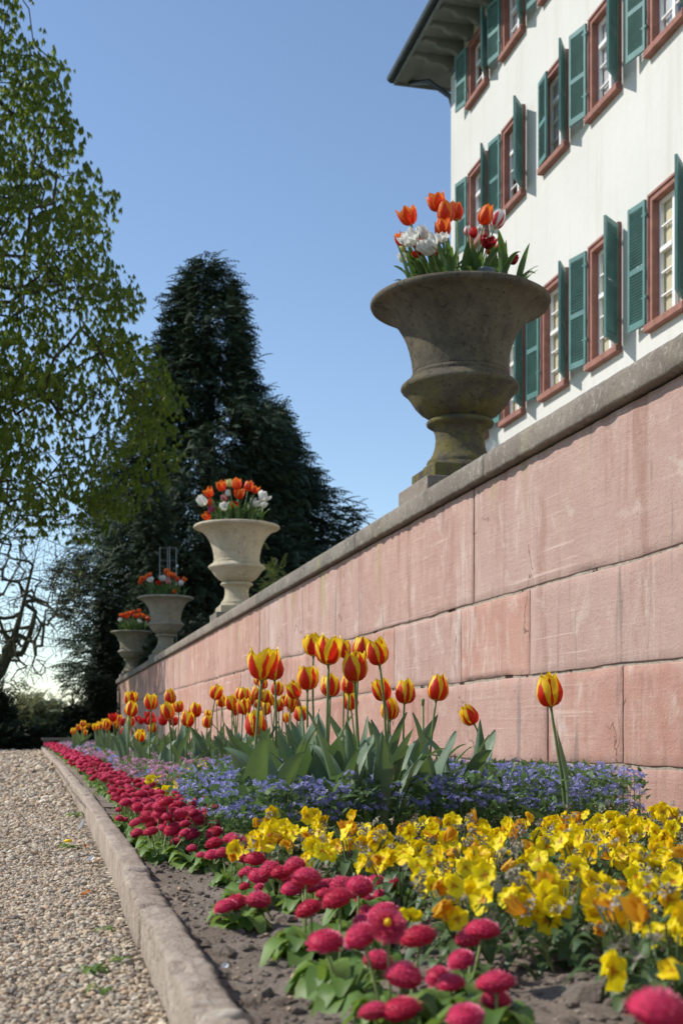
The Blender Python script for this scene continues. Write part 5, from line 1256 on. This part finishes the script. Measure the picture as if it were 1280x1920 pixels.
# conifers: flat drooping sprays on whorled boughs
SPV = []; SPF = []; SPD = []
for k in range(10):
    t = k / 9; sd_ = 1 if k % 2 else -1; base_ = Vector((t * .8, 0, -.25 * t * t)); a = .9 * sd_ * (1 - .3 * t); L = .30 * (1 - .5 * t) + .06
    d = Vector((math.cos(a), math.sin(a), -.45 - .25 * t)).normalized(); s = Vector((-math.sin(a), math.cos(a), .2)).normalized() * .06; o_ = len(SPV)
    SPV += [base_, base_ + d * L * .5 + s, base_ + d * L, base_ + d * L * .5 - s]; SPF.append((o_, o_ + 1, o_ + 2, o_ + 3)); SPD += [(.5, t)] * 4
SPV = np.array([v[:] for v in SPV]); SPF = np.array(SPF); SPD = np.array(SPD)
def conifer(label, base, H, Rb, n_, mat, prof=None, expo=.95, size=1., seedv=1., low=.02, name='conifer_tree', lump_=.22):
    base = Vector(base); root = thing(name, label, 'tree', base)
    t = 1 - (rng.random(n_) ** .62) * (1 - low); ang = rng.uniform(0, 6.283, n_)
    # boughs: angular clustering
    R0 = Rb * (np.interp(t, prof[0], prof[1]) if prof else (1 - t) ** expo) + .12 * size
    lum = np.array([mnoise.noise((math.cos(a) * 1.8 + seedv, math.sin(a) * 1.8, tt * H * .55)) + .6 * mnoise.noise((math.cos(a) * 4 + seedv, math.sin(a) * 4, tt * H * 1.3)) for a, tt in zip(ang, t)])
    rad = R0 * (1 + lump_ * 1.6 * lum) * (1 - .5 * rng.random(n_) ** 2.2)
    P = np.stack([base.x + rad * np.cos(ang), base.y + rad * np.sin(ang), base.z + t * H + rng.normal(0, .15, n_)], -1)
    V, Fc, D = repl(SPV, SPF, rotmats(n_, yaw=ang + rng.normal(0, .5, n_), tilt=rng.normal(0, .35, n_), roll=rng.normal(-.12, .4, n_)), P, size * rng.uniform(.6, 1.15, n_), SPD)
    mkpart('crown', V, Fc, mat, root, False, D, 'stuff')
    b = MB(); b.tube([(0, 0, -.3), (0, 0, H * .5), (0, 0, H * .97)], [.03 * H, .018 * H, .01], 8); b.build('trunk', M['bark'], root, smooth=True)
    bb = MB()
    for k in range(46):
        tt = random.uniform(.04, .95); a = random.uniform(0, 6.28); L = (Rb * (1 - tt) ** expo) * .8
        bb.tube([(0, 0, tt * H), (L * .5 * math.cos(a), L * .5 * math.sin(a), tt * H - .03 * L), (L * math.cos(a), L * math.sin(a), tt * H - .16 * L)], [.05, .035, .01], 5)
    bb.build('boughs', M['bark'], root, smooth=True)
    return root
def conif_px(label, px, ytop, zc, wpx, n_, mat, zb_=1.22, **k):
    b_ = at(px, 1372, zc); top = at(px, ytop, zc).z; b_.z = zb_
    return conifer(label, b_, top - zb_, wpx / F * zc, n_, mat, **k)
conif_px('tall broad dark conifer towering behind the pale second urn', 390, 488, 48, 215, 30000, M['conifer'], prof=([0, .31, .42, .49, .59, .68, .76, .845, .88, .915, .96, 1], [1, .90, .84, .76, .62, .44, .36, .39, .28, .19, .14, .03]), size=.62, expo=.9, seedv=1.7, lump_=.42)
conif_px('dark conifer standing to the right of the tallest one, sloping down to the wall', 512, 760, 51, 245, 15000, M['conifer'], size=.72, seedv=5., lump_=.5)
conif_px('small pointed conifer tip above the wall coping', 662, 955, 54, 60, 900, M['conifer'], size=.7, seedv=8.)
conif_px('dark conifer left of the urns with its foot by the hedge', 288, 900, 42, 50, 7000, M['conifer'], size=.42, expo=.6, seedv=3., zb_=GRAV)
conif_px('low dark conifer beside the far end of the path', 203, 1100, 36, 20, 3000, M['yew'], size=.36, expo=.55, seedv=6., zb_=GRAV)
def shrub(label, px, ytop, zc, wpx, n_, mat, zb_=GRAV, size=.6, name='shrub', seedv=0., opac=True):
    c = at(px, 1372, zc); c.z = zb_; H = at(px, ytop, zc).z - zb_; Rr = wpx / F * zc; root = thing(name, label, 'shrub', c)
    v = rng.normal(0, 1, (n_, 3)); v /= np.linalg.norm(v, axis=1)[:, None]; v[:, 2] = np.abs(v[:, 2])
    rad = (1 - .5 * rng.random(n_) ** 1.6) * .88; lum = np.array([mnoise.noise((a * 2.4 + seedv, b_ * 2.4, c_ * 2.4)) + .5 * mnoise.noise((a * 6 + seedv, b_ * 6, c_ * 6)) for a, b_, c_ in v])
    rad *= 1 + .45 * lum
    P = np.stack([c.x + v[:, 0] * rad * Rr, c.y + v[:, 1] * rad * Rr * .8, c.z + .05 + v[:, 2] * rad * H], -1)
    V, Fc, D = repl(SPV, SPF, rotmats(n_, tilt=rng.normal(0, .6, n_), roll=rng.normal(-.5, .6, n_)), P, size * rng.uniform(.5, 1.1, n_), SPD)
    mkpart('foliage', V, Fc, mat, root, False, D, 'stuff')
    b = MB()
    for k in range(12):
        a = k * .52; b.tube([(0, 0, -.1), (Rr * .25 * math.cos(a), Rr * .25 * math.sin(a), H * .4), (Rr * .5 * math.cos(a), Rr * .5 * math.sin(a), H * .8)], [.05, .03, .01], 5)
    b.build('stems', M['bark'], root, smooth=True)
shrub('dark evergreen bush at the left edge beyond the path', -15, 1275, 29, 42, 1500, M['yew'], seedv=1., size=.4)
shrub('pale yellow green willow bush far beyond the path', 62, 1300, 62, 70, 1100, M['palebush'], seedv=2., size=.85)
shrub('second pale bush behind the willow, hazier', 20, 1335, 75, 90, 900, M['palebush'], seedv=2.6, size=1.)
shrub('low dark hedge bush closing the end of the path', 60, 1380, 27.5, 60, 1500, M['yew'], seedv=3., size=.4)
shrub('low dark hedge bush left of the stone bench', 5, 1374, 27, 45, 1300, M['yew'], seedv=4., size=.4)
shrub('dark bush behind the stone bench', 142, 1330, 29, 24, 1700, M['yew'], seedv=5., size=.35)
shrub('dark bush between the bench and the stone pier', 186, 1262, 33, 26, 2000, M['yew'], seedv=7., size=.4)
shrub('yellow green shrub on the terrace above the coping', 520, 1062, 24, 52, 900, M['limeleaf'], zb_=1.22, seedv=9., size=.30)
shrub('small dark shrub on the terrace beside the third urn', 400, 1150, 33, 120, 2200, M['yew'], zb_=1.22, seedv=11., size=.5)
# far treeline
nT = 3600; px = rng.uniform(-500, 700, nT); zc = rng.uniform(170, 230, nT); hgt = 3.5 + 1.5 * np.array([mnoise.noise((p * .012, 0, 0)) for p in px])
P = np.array([tuple(at(p, 1372, z)) for p, z in zip(px, zc)]); P[:, 2] = GRAV + hgt * rng.random(nT)
V, Fc, D = repl(SPV, SPF, rotmats(nT, tilt=rng.normal(0, .6, nT), roll=rng.normal(-.5, .6, nT)), P, 4 * rng.uniform(.6, 1.1, nT), SPD)
tag(link(bpy.data.objects.new('far_treeline', mesh_np('far_treeline', V, Fc, M['palebush'], False, D))), 'far line of trees on the horizon beyond the park', 'trees', kind='stuff')

# ------------------------------------------------------------------ small things on the ground
def flat_petal(name, label, cat, p, L, Wd, rot, mat, curl=.3):
    b = MB(); V = []; 
    for j in range(6):
        v = j / 5; w_ = Wd * math.sin(math.pi * (.12 + .8 * v))
        for u in (-1, -.5, 0, .5, 1): V.append((L * (v - .5), u * w_ / 2, curl * L * (u * u * .5 + (v - .5) ** 2)))
    b.add(V, [(j * 5 + i, j * 5 + i + 1, j * 5 + 6 + i, j * 5 + 5 + i) for j in range(5) for i in range(4)])
    o = b.build(name, mat, None, p, smooth=True); o.rotation_euler = rot; return tag(o, label, cat)
petalm = simple('fallen_orange_petal', (.62, .24, .06), .5, .3); feath = simple('white_feather', (.75, .74, .72), .7, .2)
flat_petal('fallen_petal', 'dried orange tulip petal lying on the gravel', 'petal', on(162, 1676, GRAV + .012), .026, .016, (0, -.3, .6), petalm)
flat_petal('fallen_petal', 'pale orange petal on the gravel close to the kerb', 'petal', on(160, 1587, GRAV + .012), .022, .012, (.3, -.5, 1.6), petalm)
flat_petal('feather', 'grey white feather standing against the kerb on the gravel', 'feather', on(155, 1547, GRAV + .02), .045, .014, (.4, -1.1, .4), feath)
flat_petal('feather', 'small white feather on the gravel below the larger one', 'feather', on(170, 1612, GRAV + .012), .030, .014, (.2, -.4, 1.), feath)
flat_petal('feather', 'white scrap lying on the bare soil beside the kerb', 'feather', on(421, 1812, SOIL + .008), .012, .008, (.5, -.3, .8), feath)
def weed(label, px, py, n_, s_):
    p = on(px, py, GRAV + .005); root = thing('weed', label, 'weed', p)
    b = MB()
    for k in range(n_): dleaf(b, k * 2.4, tr.uniform(.02, .035) * s_, .010 * s_, R(tr.uniform(15, 50)))
    b.build('leaves', M['dleaf'], root, smooth=True); return root
weed('green weed tuft sprouting from the gravel near the bottom left', 175, 1820, 9, 1.); weed('small weed to the left of the kerb, second up from the bottom', 228, 1800, 7, 1.); weed('thin weed low on the gravel at the bottom', 190, 1858, 6, .8); weed('faint weed on the gravel beside the kerb, halfway', 195, 1745, 6, .8)
w_ = weed('dandelion with a yellow bloom on the gravel by the kerb', 128, 1590, 9, 1.3)
b = MB(); b.lathe([(.001, .016), (.012, .018), (.013, .022), (.006, .026), (.001, .026)], 12); b.build('bloom', M['eye'], w_, smooth=True)
for k, (px, py) in enumerate(((118, 1430), (100, 1436), (125, 1450), (140, 1530))): weed(['weed at the foot of the kerb near the far end', 'low weed on the gravel left of the kerb far away', 'weed hugging the kerb in the distance', 'weed against the kerb beyond the feather'][k], px, py, 8, 1.8)
def rock(name, label, p, s3, mat, seedv, rot=0):
    tv, tf = lump('r', seedv, 3); me = mesh_np(name, tv * np.array(s3), tf, mat, True, np.full((len(tv), 3), .57)); o = place(name, me, None, p, (0, 0, rot)); return tag(o, label, 'stone')
rm = NM('pale_pebble'); rm.bump(rm.noise(rm.pos(), 90, 6, .7), .4, .004); rm.fin(rm.mix(rm.ramp(rm.noise(rm.pos(), 60, 5), .35, .7), (.30, .25, .19), (.48, .42, .34)), .85, .2); M['rock'] = rm.m
rock('stone', 'pale flat stone lying on bare soil under the pansies', on(1058, 1793, SOIL + .006), (.017, .012, .009), M['rock'], 3)
rock('stone', 'smooth pale stone at the bottom edge beside the kerb', on(425, 1915, SOIL + .01), (.026, .020, .013), M['rock'], 5)
rock('stone', 'brown earthy clod in the shade beneath the pansies', on(1085, 1835, SOIL + .004), (.03, .012, .008), M['soil'], 7)
rock('stone', 'small stone on the soil right of the brown clod', on(1180, 1822, SOIL + .004), (.010, .008, .006), M['rock'], 8)
